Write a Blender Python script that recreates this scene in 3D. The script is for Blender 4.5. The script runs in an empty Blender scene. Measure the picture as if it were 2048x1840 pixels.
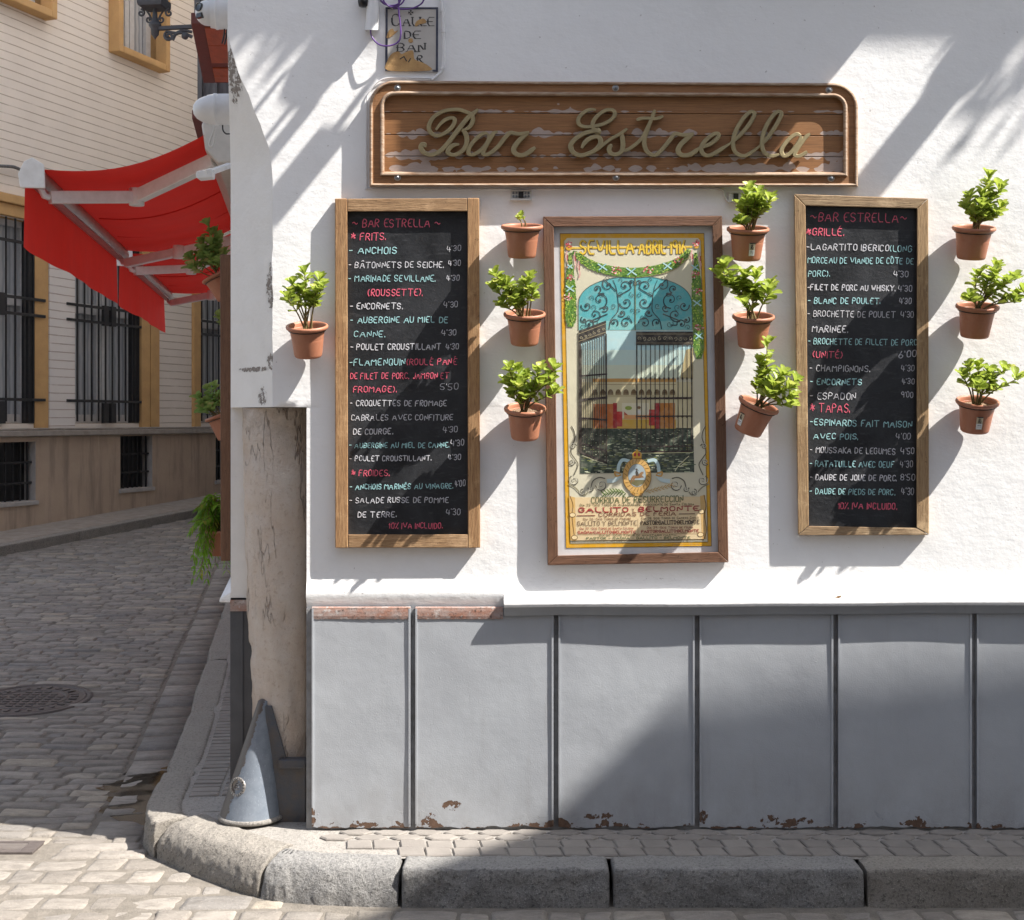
import bpy, math, random
from mathutils import Vector, Matrix, noise
R = math.radians
random.seed(7)
scn = bpy.context.scene
COL = scn.collection

# ------------------------------------------------------------------ camera
HZ, CAMZ, CAMY, FPX = 840.0, 1.567, -5.0, 2600.0      # horizon row, eye height, distance, focal length in photo pixels
cd = bpy.data.cameras.new('camera'); cam = bpy.data.objects.new('camera', cd); COL.objects.link(cam)
cam.location = (0, CAMY, CAMZ); cam.rotation_euler = (R(90), 0, 0)
cd.sensor_width = 36.0; cd.sensor_fit = 'HORIZONTAL'
cd.lens = 36.0 * FPX / 2048.0
cd.shift_y = (HZ - 920.0) / 2048.0
cd.clip_end = 500
scn.camera = cam

# ------------------------------------------------------------------ light
KX, KZ = 2.9, 3.6
SUN = Vector((KX, -1.0, KZ)).normalized()
w = bpy.data.worlds.new('World'); scn.world = w; w.use_nodes = True
nt = w.node_tree; nt.nodes.clear()
sky = nt.nodes.new('ShaderNodeTexSky'); sky.sky_type = 'NISHITA'; sky.sun_disc = False
sky.sun_elevation = math.asin(SUN.z); sky.sun_rotation = math.atan2(SUN.x, SUN.y)
sky.air_density = 1.0; sky.dust_density = 1.5; sky.ozone_density = 1.0
bg = nt.nodes.new('ShaderNodeBackground'); bg.inputs['Strength'].default_value = 0.13
wo = nt.nodes.new('ShaderNodeOutputWorld')
hs_ = nt.nodes.new('ShaderNodeHueSaturation'); hs_.inputs['Saturation'].default_value = 0.6
nt.links.new(sky.outputs[0], hs_.inputs['Color']); nt.links.new(hs_.outputs[0], bg.inputs[0]); nt.links.new(bg.outputs[0], wo.inputs[0])
sl = bpy.data.lights.new('sun', 'SUN'); sl.energy = 5.0; sl.angle = R(0.47); sl.color = (1.0, 0.95, 0.88)
so = bpy.data.objects.new('sun', sl); COL.objects.link(so)
so.rotation_euler = SUN.to_track_quat('Z', 'Y').to_euler(); so.location = (8, -4, 14)
scn.view_settings.view_transform = 'Standard'; scn.view_settings.look = 'None'
scn.view_settings.exposure = 1.25; scn.view_settings.gamma = 1.0
scn.cycles.max_bounces = 8; scn.cycles.diffuse_bounces = 5

# ------------------------------------------------------------------ measuring helpers
def W(px, py, o=0.0):                       # point seen at photo pixel, o metres in front of the bar's wall
    d = -CAMY - o
    return Vector(((px - 1024.0) * d / FPX, -o, CAMZ + (HZ - py) * d / FPX))
def D(px, py, d):                           # point seen at photo pixel, d metres from the camera
    return Vector(((px - 1024.0) * d / FPX, CAMY + d, CAMZ + (HZ - py) * d / FPX))
SLOPE = 0.046
def road_z(y):
    return -0.13 + SLOPE * max(0.0, y - 0.3)
def smooth01(a, b, x):
    t = max(0.0, min(1.0, (x - a) / (b - a))); return t * t * (3 - 2 * t)
def catmull(pts, n=6, closed=False):
    P = [Vector(p) for p in pts]; out = []
    m = len(P)
    for i in range(m if closed else m - 1):
        p1, p2 = P[i % m], P[(i + 1) % m]
        p0 = P[(i - 1) % m] if (closed or i > 0) else p1 * 2 - p2
        p3 = P[(i + 2) % m] if (closed or i + 2 < m) else p2 * 2 - p1
        for k in range(n):
            t = k / n
            out.append(0.5 * ((2 * p1) + (p2 - p0) * t + (2 * p0 - 5 * p1 + 4 * p2 - p3) * t * t + (3 * p1 - p0 - 3 * p2 + p3) * t ** 3))
    if not closed: out.append(P[-1])
    return out

# ------------------------------------------------------------------ mesh builder
class MB:
    def __init__(s): s.v = []; s.f = []; s.m = []; s.sm = []; s.c = []
    def add(s, verts, faces, mat=0, smooth=False, col=None):
        b = len(s.v); s.v += [Vector(v) for v in verts]
        for f in faces:
            s.f.append([b + i for i in f]); s.m.append(mat); s.sm.append(smooth); s.c.append(col)
    def box(s, x0, x1, y0, y1, z0, z1, mat=0, M=None):
        v = [Vector((x, y, z)) for z in (z0, z1) for y in (y0, y1) for x in (x0, x1)]
        if M is not None: v = [M @ p for p in v]
        s.add(v, [(0, 2, 3, 1), (4, 5, 7, 6), (0, 1, 5, 4), (2, 6, 7, 3), (0, 4, 6, 2), (1, 3, 7, 5)], mat)
    def beam(s, a, b, wd, ht, up=(0, 0, 1), mat=0):
        a = Vector(a); b = Vector(b); t = (b - a).normalized(); up = Vector(up)
        r = t.cross(up)
        r = r.normalized() if r.length > 1e-5 else Vector((1, 0, 0)); u = r.cross(t).normalized()
        v = []
        for p in (a, b):
            for q in ((-1, -1), (1, -1), (1, 1), (-1, 1)): v.append(p + r * q[0] * wd / 2 + u * q[1] * ht / 2)
        s.add(v, [(0, 3, 2, 1), (4, 5, 6, 7), (0, 1, 5, 4), (1, 2, 6, 5), (2, 3, 7, 6), (3, 0, 4, 7)], mat)
    def prism(s, pts, off, mat=0, smooth=False):           # polygon pts extruded by off
        n = len(pts); off = Vector(off); v = [Vector(p) for p in pts] + [Vector(p) + off for p in pts]
        f = [tuple(range(n - 1, -1, -1)), tuple(range(n, 2 * n))]
        f += [(i, (i + 1) % n, n + (i + 1) % n, n + i) for i in range(n)]
        s.add(v, f, mat, smooth)
    def tube(s, path, r, n=8, mat=0, cap=True, flat=1.0):
        P = [Vector(p) for p in path]; L = len(P)
        if L < 2: return
        rr = r if isinstance(r, (list, tuple)) else [r] * L
        up = None; v = []; f = []
        for i in range(L):
            t = (P[min(i + 1, L - 1)] - P[max(i - 1, 0)])
            if t.length < 1e-9: t = Vector((0, 0, 1))
            t.normalize()
            if up is None:
                up = Vector((0, 1, 0)) if abs(t.y) < 0.9 else Vector((1, 0, 0))
            up = up - t * up.dot(t)
            if up.length < 1e-6: up = t.orthogonal()
            up.normalize(); sd = t.cross(up)
            for k in range(n):
                a = 2 * math.pi * k / n
                v.append(P[i] + (sd * math.cos(a) + up * math.sin(a) * flat) * rr[i])
        for i in range(L - 1):
            for k in range(n):
                f.append((i * n + k, i * n + (k + 1) % n, (i + 1) * n + (k + 1) % n, (i + 1) * n + k))
        s.add(v, f, mat, True)
        if cap: s.add(v[:n], [tuple(range(n - 1, -1, -1))], mat); s.add(v[-n:], [tuple(range(n))], mat)
    def lathe(s, prof, n=32, M=None, mat=0, smooth=True):   # prof: (radius, z)
        v = []; f = []
        for (r, z) in prof:
            for k in range(n):
                a = 2 * math.pi * k / n; v.append(Vector((r * math.cos(a), r * math.sin(a), z)))
        if M is not None: v = [M @ p for p in v]
        for i in range(len(prof) - 1):
            for k in range(n): f.append((i * n + k, i * n + (k + 1) % n, (i + 1) * n + (k + 1) % n, (i + 1) * n + k))
        s.add(v, f, mat, smooth)
        if prof[0][0] > 1e-4: s.add(v[:n], [tuple(range(n - 1, -1, -1))], mat)
        if prof[-1][0] > 1e-4: s.add(v[-n:], [tuple(range(n))], mat)
    def grid(s, rows, mat=0, smooth=True, close=False):
        n = len(rows[0]); v = [p for r in rows for p in r]; f = []
        for i in range(len(rows) - 1):
            for k in range(n if close else n - 1):
                f.append((i * n + k, i * n + (k + 1) % n, (i + 1) * n + (k + 1) % n, (i + 1) * n + k))
        s.add(v, f, mat, smooth)
    def build(s, name, mats, parent=None, local=False, bevel=0.0, seg=2):
        off = Vector((0, 0, 0))
        if parent is not None and not local:
            p = parent
            while p is not None: off += p.location; p = p.parent
        me = bpy.data.meshes.new(name)
        me.from_pydata([tuple(p - off) for p in s.v], [], s.f)
        if not isinstance(mats, (list, tuple)): mats = [mats]
        for m in mats: me.materials.append(m)
        me.polygons.foreach_set('material_index', s.m)
        me.polygons.foreach_set('use_smooth', s.sm)
        if any(c is not None for c in s.c):
            at = me.color_attributes.new('Col', 'FLOAT_COLOR', 'CORNER'); arr = []
            for p, c in zip(me.polygons, s.c):
                c = c or (0.5, 0.5, 0.5)
                arr += [c[0], c[1], c[2], 1.0] * p.loop_total
            at.data.foreach_set('color', arr)
        me.update(); me.validate()
        o = bpy.data.objects.new(name, me); COL.objects.link(o)
        if parent is not None: o.parent = parent
        if bevel > 0:
            b = o.modifiers.new('bevel', 'BEVEL'); b.width = bevel; b.segments = seg; b.limit_method = 'ANGLE'; b.angle_limit = R(35)
        return o
def tag(o, label=None, cat=None, group=None, kind=None):
    if label: o['label'] = label
    if cat: o['category'] = cat
    if group: o['group'] = group
    if kind: o['kind'] = kind
    return o
def thing(name, label, cat, loc=(0, 0, 0), group=None, rot=None):
    o = bpy.data.objects.new(name, None); COL.objects.link(o); o.location = loc
    o.empty_display_size = 0.1
    if rot: o.rotation_euler = rot
    return tag(o, label, cat, group)

# ------------------------------------------------------------------ materials
def hexc(h):
    h = h.lstrip('#'); c = [int(h[i:i + 2], 16) / 255 for i in (0, 2, 4)]
    return tuple(x / 12.92 if x <= 0.04045 else ((x + 0.055) / 1.055) ** 2.4 for x in c)
class NT:
    def __init__(s, name):
        s.m = bpy.data.materials.new(name); s.m.use_nodes = True; s.t = s.m.node_tree
        s.b = s.t.nodes['Principled BSDF']; s.co = s.n('ShaderNodeTexCoord').outputs['Object']
    def n(s, t): return s.t.nodes.new(t)
    def l(s, a, b): s.t.links.new(a, b)
    def set(s, sock, v):
        if hasattr(v, 'is_output') or isinstance(v, bpy.types.NodeSocket): s.l(v, sock)
        else:
            if isinstance(v, tuple) and len(v) == 3 and sock.type == 'RGBA': v = (*v, 1.0)
            sock.default_value = v
    def map(s, scale=(1, 1, 1), rot=(0, 0, 0), vec=None):
        m = s.n('ShaderNodeMapping'); s.l(vec or s.co, m.inputs[0]); m.inputs['Scale'].default_value = scale; m.inputs['Rotation'].default_value = rot
        return m.outputs[0]
    def noise(s, scale, detail=4, rough=0.55, vec=None, dist=0.0):
        x = s.n('ShaderNodeTexNoise'); s.l(vec or s.co, x.inputs['Vector']); x.inputs['Scale'].default_value = scale
        x.inputs['Detail'].default_value = detail; x.inputs['Roughness'].default_value = rough; x.inputs['Distortion'].default_value = dist
        return x.outputs['Fac']
    def vor(s, scale, feat='F1', vec=None, out='Distance'):
        x = s.n('ShaderNodeTexVoronoi'); x.feature = feat; s.l(vec or s.co, x.inputs['Vector']); x.inputs['Scale'].default_value = scale
        return x.outputs[out]
    def ramp(s, fac, a, b, ca=0.0, cb=1.0):
        x = s.n('ShaderNodeMapRange'); s.l(fac, x.inputs[0]); x.inputs[1].default_value = a; x.inputs[2].default_value = b
        x.inputs[3].default_value = ca; x.inputs[4].default_value = cb; return x.outputs[0]
    def mix(s, fac, a, b, mode='MIX'):
        x = s.n('ShaderNodeMix'); x.data_type = 'RGBA'; x.blend_type = mode
        s.set(x.inputs[0], fac); s.set(x.inputs[6], a); s.set(x.inputs[7], b); return x.outputs[2]
    def math(s, op, a, b=None, c=None):
        x = s.n('ShaderNodeMath'); x.operation = op; s.set(x.inputs[0], a)
        if b is not None: s.set(x.inputs[1], b)
        if c is not None: s.set(x.inputs[2], c)
        return x.outputs[0]
    def sep(s, vec=None):
        x = s.n('ShaderNodeSeparateXYZ'); s.l(vec or s.co, x.inputs[0]); return x.outputs
    def rnd(s): return s.n('ShaderNodeNewGeometry').outputs['Random Per Island']
    def bump(s, h, dist, strength=1.0, nrm=None):
        x = s.n('ShaderNodeBump'); s.l(h, x.inputs['Height']); x.inputs['Distance'].default_value = dist; x.inputs['Strength'].default_value = strength
        if nrm: s.l(nrm, x.inputs['Normal'])
        return x.outputs[0]
    def fin(s, col=None, rough=0.6, nrm=None, metal=0.0, spec=0.5, coat=0.0):
        if col is not None: s.set(s.b.inputs['Base Color'], col)
        s.set(s.b.inputs['Roughness'], rough); s.set(s.b.inputs['Metallic'], metal); s.set(s.b.inputs['Specular IOR Level'], spec)
        s.set(s.b.inputs['Coat Weight'], coat)
        if nrm is not None: s.l(nrm, s.b.inputs['Normal'])
        return s.m
def mk(name, c1, c2=None, scale=20, rough=0.6, bscale=80, bdist=0.001, metal=0.0, spec=0.5, isl=0.0, detail=5, stretch=None):
    t = NT(name); c2 = c2 or tuple(x * 0.8 for x in c1)
    vec = t.map(stretch) if stretch else None
    f = t.ramp(t.noise(scale, detail, 0.6, vec), 0.3, 0.7)
    if isl > 0: f = t.math('ADD', t.math('MULTIPLY', f, 1 - isl), t.math('MULTIPLY', t.rnd(), isl))
    col = t.mix(f, c1, c2)
    nrm = t.bump(t.noise(bscale, 6, 0.6, vec), bdist) if bdist > 0 else None
    return t.fin(col, rough, nrm, metal, spec)

# white lime plaster with trowel marks, bare patches on the corner edge
def m_plaster():
    t = NT('white_plaster'); x, y, z = t.sep()
    big = t.noise(2.2, 4, 0.5); mid = t.noise(16, 5, 0.6, t.map((1, 1, 1.6))); fine = t.noise(130, 3, 0.5)
    lump = t.noise(55, 2, 0.5)
    h = t.math('ADD', t.math('MULTIPLY', big, 2.5), t.math('ADD', t.math('MULTIPLY', mid, 1.0), t.math('ADD', t.math('MULTIPLY', fine, 0.13), t.math('MULTIPLY', lump, 0.25))))
    dirt = t.ramp(t.noise(3.5, 6, 0.65), 0.5, 0.85)
    col = t.mix(t.math('MULTIPLY', dirt, 0.38), (0.83, 0.83, 0.828), (0.64, 0.63, 0.615))
    # grime just above the ledge, thin dark scrapes
    low = t.math('MULTIPLY', t.ramp(z, 1.02, 0.87), t.ramp(t.noise(22, 6, 0.7, t.map((1, 1, 4))), 0.52, 0.7))
    col = t.mix(t.math('MULTIPLY', low, 0.4), col, (0.38, 0.36, 0.34))
    chip = t.math('GREATER_THAN', t.noise(60, 2, 0.5, t.map((1, 1, 1))), 0.735)
    col = t.mix(t.math('MULTIPLY', chip, 0.7), col, (0.45, 0.43, 0.42))
    return t.fin(col, 0.85, t.bump(h, 0.0021), 0, 0.25)
def m_corner():
    t = NT('corner_plaster'); x, y, z = t.sep()
    n1 = t.noise(70, 6, 0.65)
    def spot(cx, cz, rx, rz):
        a = t.math('DIVIDE', t.math('SUBTRACT', x, cx), rx); b = t.math('DIVIDE', t.math('SUBTRACT', z, cz), rz)
        d = t.math('ADD', t.math('MULTIPLY', a, a), t.math('MULTIPLY', b, b))
        return t.ramp(d, 1.0, 0.1)
    a = spot(-1.072, 2.91, 0.05, 0.15)
    for s_ in ((-0.925, 1.80, 0.035, 0.04), (-0.93, 2.08, 0.03, 0.12), (-1.0, 1.765, 0.12, 0.014), (-0.97, 1.66, 0.03, 0.05)):
        a = t.math('MAXIMUM', a, spot(*s_))
    msk = t.math('GREATER_THAN', t.math('MULTIPLY', a, t.ramp(t.noise(48, 6, 0.7), 0.35, 0.62)), 0.42)
    soft = t.math('MULTIPLY', a, t.ramp(t.noise(30, 6, 0.7), 0.4, 0.7))
    dirt = t.ramp(t.noise(9, 6, 0.65), 0.45, 0.8)
    col = t.mix(t.math('MULTIPLY', dirt, 0.22), (0.78, 0.765, 0.74), (0.55, 0.52, 0.49))
    col = t.mix(t.math('MULTIPLY', soft, 0.5), col, (0.34, 0.32, 0.30))
    col = t.mix(msk, col, t.mix(n1, (0.10, 0.09, 0.085), (0.42, 0.37, 0.33)))
    h = t.math('ADD', t.math('MULTIPLY', t.noise(12, 5, 0.6), 2.0), t.math('SUBTRACT', t.math('MULTIPLY', n1, 0.4), t.math('MULTIPLY', msk, 1.5)))
    return t.fin(col, 0.85, t.bump(h, 0.003), 0, 0.25)
def m_wainscot():
    t = NT('grey_paint'); x, y, z = t.sep()
    col = t.mix(t.ramp(t.noise(3, 6, 0.6), 0.35, 0.7), (0.40, 0.42, 0.445), (0.345, 0.36, 0.385))
    col = t.mix(t.math('MULTIPLY', t.ramp(t.noise(40, 4, 0.7, t.map((1, 1, 0.25))), 0.62, 0.8), 0.3), col, (0.25, 0.25, 0.26))
    dirt = t.math('MULTIPLY', t.ramp(z, 0.30, 0.0), t.ramp(t.noise(7, 7, 0.7, t.map((1, 1, 0.6))), 0.38, 0.7)); col = t.mix(t.math('MULTIPLY', dirt, 0.5), col, (0.20, 0.185, 0.17))
    drip = t.math('MULTIPLY', t.ramp(t.noise(11, 5, 0.65, t.map((2.2, 1, 0.10))), 0.56, 0.72), t.ramp(t.noise(2.5, 3), 0.42, 0.6)); col = t.mix(t.math('MULTIPLY', drip, 0.28), col, (0.24, 0.235, 0.23))
    # flaking rust near the foot
    patch = t.noise(8.5, 6, 0.62)
    m1 = t.math('GREATER_THAN', t.math('ADD', t.math('MULTIPLY', patch, 0.9), t.ramp(z, 0.02, 0.15, 0.07, -0.40)), 0.56)
    m2 = t.math('GREATER_THAN', t.math('ADD', t.math('MULTIPLY', t.noise(26, 5, 0.6), 0.8), t.ramp(z, 0.0, 0.028, 0.24, -0.25)), 0.55)
    def spot(cx, cz, rx, rz):
        a = t.math('DIVIDE', t.math('SUBTRACT', x, cx), rx); b = t.math('DIVIDE', t.math('SUBTRACT', z, cz), rz)
        return t.ramp(t.math('ADD', t.math('MULTIPLY', a, a), t.math('MULTIPLY', b, b)), 1.3, 0.0)
    sp = spot(-0.229, 0.088, 0.045, 0.026)
    for q in ((-0.765, 0.05, 0.02, 0.05), (-0.60, 0.02, 0.05, 0.022), (0.735, 0.05, 0.025, 0.04), (1.0, 0.035, 0.06, 0.026), (1.10, 0.03, 0.07, 0.02), (0.32, 0.05, 0.06, 0.018)): sp = t.math('MAXIMUM', sp, spot(*q))
    sp = t.math('GREATER_THAN', t.math('MULTIPLY', sp, t.ramp(t.noise(34, 5, 0.65), 0.3, 0.62)), 0.42)
    rust = t.math('MAXIMUM', t.math('MAXIMUM', m1, m2), sp)
    halo = t.math('GREATER_THAN', t.math('ADD', t.math('MULTIPLY', patch, 0.9), t.ramp(z, 0.02, 0.17, 0.16, -0.33)), 0.555)
    rc = t.mix(t.noise(70, 6, 0.7), (0.035, 0.022, 0.017), (0.20, 0.12, 0.08))
    col = t.mix(rust, col, rc)
    blist = t.math('MULTIPLY', t.ramp(t.noise(60, 4, 0.6), 0.66, 0.76), t.ramp(t.noise(3, 2), 0.45, 0.6))
    h = t.math('ADD', t.math('MULTIPLY', t.noise(210, 2, 0.5), 0.22), t.math('MULTIPLY', t.noise(5, 3, 0.5), 2.0))
    h = t.math('ADD', h, t.math('MULTIPLY', blist, 0.28))
    h = t.math('ADD', h, t.math('SUBTRACT', t.math('MULTIPLY', halo, 0.7), t.math('MULTIPLY', rust, 2.0)))
    return t.fin(col, t.mix(rust, (0.42,) * 3, (0.9,) * 3), t.bump(h, 0.0022), 0, 0.4)
def m_stone():
    t = NT('weathered_marble')
    a = t.noise(6, 8, 0.7, t.map((1, 1, 0.6)), 0.3); b = t.noise(52, 9, 0.78); c = t.noise(160, 3, 0.6)
    col = t.mix(t.ramp(a, 0.35, 0.68), (0.70, 0.575, 0.475), (0.77, 0.70, 0.635))
    col = t.mix(t.ramp(b, 0.54, 0.72), col, (0.48, 0.35, 0.26))
    col = t.mix(t.math('MULTIPLY', t.ramp(t.noise(14, 5, 0.7, t.map((1, 1, 0.35))), 0.58, 0.78), 0.55), col, (0.30, 0.24, 0.19))
    col = t.mix(t.math('MULTIPLY', t.ramp(c, 0.6, 0.75), 0.5), col, (0.72, 0.66, 0.58))
    ln = t.math('ABSOLUTE', t.math('SUBTRACT', t.noise(5.5, 5, 0.6, t.map((1, 1, 0.16)), 0.2), 0.5))
    crack = t.math('MULTIPLY', t.ramp(ln, 0.006, 0.0), t.ramp(t.noise(3.3, 3), 0.50, 0.58))
    grime = t.math('MULTIPLY', t.ramp(t.sep()[2], 1.35, 1.62), t.ramp(t.noise(7, 6, 0.7), 0.35, 0.65)); col = t.mix(t.math('MULTIPLY', grime, 0.6), col, (0.20, 0.15, 0.11))
    foot = t.math('MULTIPLY', t.ramp(t.sep()[2], 0.95, 0.2), t.ramp(t.noise(9, 6, 0.7, t.map((1, 1, 0.5))), 0.40, 0.68)); col = t.mix(t.math('MULTIPLY', foot, 0.4), col, (0.26, 0.19, 0.14))
    col = t.mix(t.math('MULTIPLY', crack, 0.45), col, (0.2, 0.10, 0.08))
    h = t.math('SUBTRACT', t.math('ADD', t.math('MULTIPLY', b, 1.2), t.math('MULTIPLY', c, 0.5)), t.math('MULTIPLY', crack, 1.6))
    return t.fin(col, 0.9, t.bump(h, 0.012), 0, 0.2)
def m_sign(horizontal=True, peel=True, name='varnished_wood'):
    t = NT(name); x, y, z = t.sep()
    g = t.noise(9, 6, 0.6, t.map((1, 8, 26)), 0.6); f = t.noise(40, 4, 0.6, t.map((1.2, 8, 40)))
    col = t.mix(t.ramp(g, 0.3, 0.72), (0.20, 0.092, 0.036), (0.36, 0.175, 0.070))
    col = t.mix(t.math('MULTIPLY', t.ramp(f, 0.5, 0.75), 0.4), col, (0.11, 0.045, 0.02))
    h = f
    if peel:
        # varnish flaking off along the plank joints: measured from the joint heights
        d = None
        for zc, wd in ((0.283, 0.013), (0.198, 0.028), (0.115, 0.030), (0.064, 0.036)):
            q = t.ramp(t.math('ABSOLUTE', t.math('SUBTRACT', z, zc)), 0.0, wd, 1.0, 0.0)
            d = q if d is None else t.math('MAXIMUM', d, q)
        sc = t.vor(24, 'F1', t.map((1, 1, 1)))
        pm = t.math('GREATER_THAN', t.math('ADD', t.math('MULTIPLY', d, 0.40), t.math('SUBTRACT', t.math('MULTIPLY', t.noise(3.6, 4, 0.62, t.map((1, 1, 1.6))), 1.25), t.math('MULTIPLY', sc, 0.45))), 0.72)
        pc = t.mix(t.noise(30, 5, 0.7, t.map((1, 4, 8))), (0.33, 0.24, 0.19), (0.50, 0.43, 0.40))
        col = t.mix(t.math('MULTIPLY', pm, 0.9), col, pc)
        h = t.math('SUBTRACT', t.math('MULTIPLY', f, 0.4), t.math('MULTIPLY', pm, 0.5))
    return t.fin(col, t.mix(t.noise(6), (0.42,) * 3, (0.6,) * 3), t.bump(h, 0.001), 0, 0.35)
def m_wood(name, c1, c2, c3, axis, rough=0.7, wear=0.5):
    t = NT(name); st = {'x': (1, 9, 22), 'z': (22, 9, 1)}[axis]
    v = t.map(st)
    g = t.noise(4.5, 6, 0.65, v, 0.8); f = t.noise(24, 4, 0.7, v)
    col = t.mix(t.ramp(g, 0.3, 0.7), c1, c2)
    col = t.mix(t.math('MULTIPLY', t.ramp(f, 0.46, 0.68), 0.8), col, c3)
    pale = t.ramp(t.noise(7, 7, 0.7), 0.55, 0.72)
    col = t.mix(t.math('MULTIPLY', pale, wear), col, tuple(min(0.8, a * 1.7 + 0.06) for a in c2))
    dk = t.math('GREATER_THAN', t.math('ADD', t.noise(42, 5, 0.72), t.math('MULTIPLY', t.noise(5, 3), 0.25)), 0.78)
    col = t.mix(t.math('MULTIPLY', dk, 0.6), col, tuple(a * 0.35 for a in c1))
    return t.fin(col, rough, t.bump(t.math('ADD', g, t.math('MULTIPLY', f, 0.6)), 0.0022), 0, 0.3)
def m_chalkboard():
    t = NT('chalkboard_black')
    smear = t.noise(4, 6, 0.65, t.map((1.0, 1, 1.0)), 0.8); sm2 = t.noise(30, 5, 0.7, t.map((0.6, 1, 2.5)))
    col = t.mix(t.ramp(smear, 0.35, 0.75), (0.014, 0.015, 0.017), (0.044, 0.046, 0.051))
    col = t.mix(t.math('MULTIPLY', t.ramp(sm2, 0.56, 0.8), 0.35), col, (0.14, 0.14, 0.15))
    h = t.math('ADD', t.noise(70, 5, 0.65), t.math('MULTIPLY', t.noise(14, 4), 1.2))
    return t.fin(col, t.mix(smear, (0.34,) * 3, (0.52,) * 3), t.bump(h, 0.0014), 0, 0.32)
def m_chalk(name, c):
    t = NT(name); n = t.ramp(t.noise(160, 4, 0.7), 0.3, 0.62)
    return t.fin(t.mix(n, tuple(x * 0.55 for x in c), c), 0.8, None, 0, 0.2)
def m_leaf(name, c1, c2, c3, tr=0.35):
    t = NT(name); r = t.rnd()
    col = t.mix(r, c1, c2); col = t.mix(t.ramp(r, 0.86, 0.98), col, c3)
    col = t.mix(t.math('MULTIPLY', t.ramp(t.noise(50, 3), 0.4, 0.75), 0.3), col, tuple(x * 0.6 for x in c1))
    t.fin(col, 0.38, t.bump(t.noise(90, 3), 0.0006), 0, 0.45)
    tl = t.n('ShaderNodeBsdfTranslucent'); t.l(t.mix(0.5, col, tuple(x * 1.3 for x in c2)), tl.inputs[0])
    mx = t.n('ShaderNodeMixShader'); mx.inputs[0].default_value = tr
    out = [q for q in t.t.nodes if q.type == 'OUTPUT_MATERIAL'][0]
    t.l(t.b.outputs[0], mx.inputs[1]); t.l(tl.outputs[0], mx.inputs[2]); t.l(mx.outputs[0], out.inputs[0])
    return t.m
def m_cobble(name, a, b, c, d, bd=0.006, rough=0.75):
    t = NT(name); r = t.rnd()
    col = t.mix(t.ramp(r, 0.1, 0.9), a, b); col = t.mix(t.ramp(r, 0.80, 0.95), col, c)
    r2 = t.math('FRACT', t.math('MULTIPLY', r, 17.3)); col = t.mix(t.math('MULTIPLY', t.ramp(r2, 0.75, 1.0), 0.8), col, d)
    n = t.noise(18, 7, 0.7, t.map((0.7, 1.6, 1))); col = t.mix(t.math('MULTIPLY', t.ramp(n, 0.42, 0.72), 0.65), col, tuple(x * 0.5 for x in a))
    f = t.noise(120, 5, 0.7); col = t.mix(t.math('MULTIPLY', t.ramp(f, 0.56, 0.75), 0.45), col, tuple(min(0.7, x * 1.6) for x in b))
    dirt = t.ramp(t.noise(1.1, 6, 0.65), 0.45, 0.75); col = t.mix(t.math('MULTIPLY', dirt, 0.3), col, tuple(x * 0.6 for x in a))
    return t.fin(col, rough, t.bump(t.math('ADD', t.math('MULTIPLY', n, 1.0), t.math('MULTIPLY', f, 0.35)), bd), 0, 0.35)
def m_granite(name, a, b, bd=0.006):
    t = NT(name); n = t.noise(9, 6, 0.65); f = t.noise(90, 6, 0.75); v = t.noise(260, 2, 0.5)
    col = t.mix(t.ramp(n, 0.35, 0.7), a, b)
    nz = t.sep(t.n('ShaderNodeNewGeometry').outputs['Normal'])[2]  # upward faces are mixed paler: dust, plus sky light put into the colour
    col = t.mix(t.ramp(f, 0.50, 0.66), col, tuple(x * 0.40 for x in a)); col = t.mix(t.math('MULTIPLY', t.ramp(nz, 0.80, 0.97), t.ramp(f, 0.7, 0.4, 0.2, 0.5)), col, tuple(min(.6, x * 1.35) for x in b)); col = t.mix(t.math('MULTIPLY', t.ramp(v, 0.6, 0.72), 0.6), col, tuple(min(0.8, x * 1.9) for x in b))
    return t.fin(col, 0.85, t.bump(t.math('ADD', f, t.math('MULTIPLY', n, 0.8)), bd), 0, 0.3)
def m_siding(name, c1, c2, pitch=0.096, soft=0.0):
    t = NT(name); x, y, z = t.sep()
    fr = t.math('FRACT', t.math('ADD', t.math('DIVIDE', z, pitch), t.math('MULTIPLY', t.noise(1.2, 3), 0.22)))
    ln = t.math('LESS_THAN', fr, 0.105)
    blot = t.ramp(t.noise(1.6, 6, 0.65), 0.42, 0.72)
    col = t.mix(t.math('MULTIPLY', blot, 0.4), c1, tuple(q * 0.82 for q in c1))
    fade = t.ramp(t.noise(5, 4, 0.7, t.map((0.6, 1, 3))), 0.30, 0.5)
    col = t.mix(t.math('MULTIPLY', ln, t.math('MULTIPLY', fade, 0.68)), col, c2)
    h = t.math('SUBTRACT', t.math('MULTIPLY', t.noise(40, 5), 0.2), t.math('MULTIPLY', ln, 1.0))
    return t.fin(col, 0.85, t.bump(h, 0.006), 0, 0.2)
def m_stained(name, c1, c2, c3):
    t = NT(name)
    st = t.noise(5, 6, 0.65, t.map((1.6, 1.6, 0.18))); n = t.noise(2.2, 6, 0.65)
    col = t.mix(t.ramp(n, 0.35, 0.7), c1, c2); col = t.mix(t.math('MULTIPLY', t.ramp(st, 0.48, 0.72), 0.75), col, c3)
    col = t.mix(t.math('MULTIPLY', t.ramp(t.noise(9, 5, 0.7, t.map((2, 2, 0.12))), 0.64, 0.74), 0.5), col, tuple(min(.8, q * 1.7) for q in c1))
    return t.fin(col, 0.85, t.bump(t.noise(30, 6, 0.7), 0.004), 0, 0.25)

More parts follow.
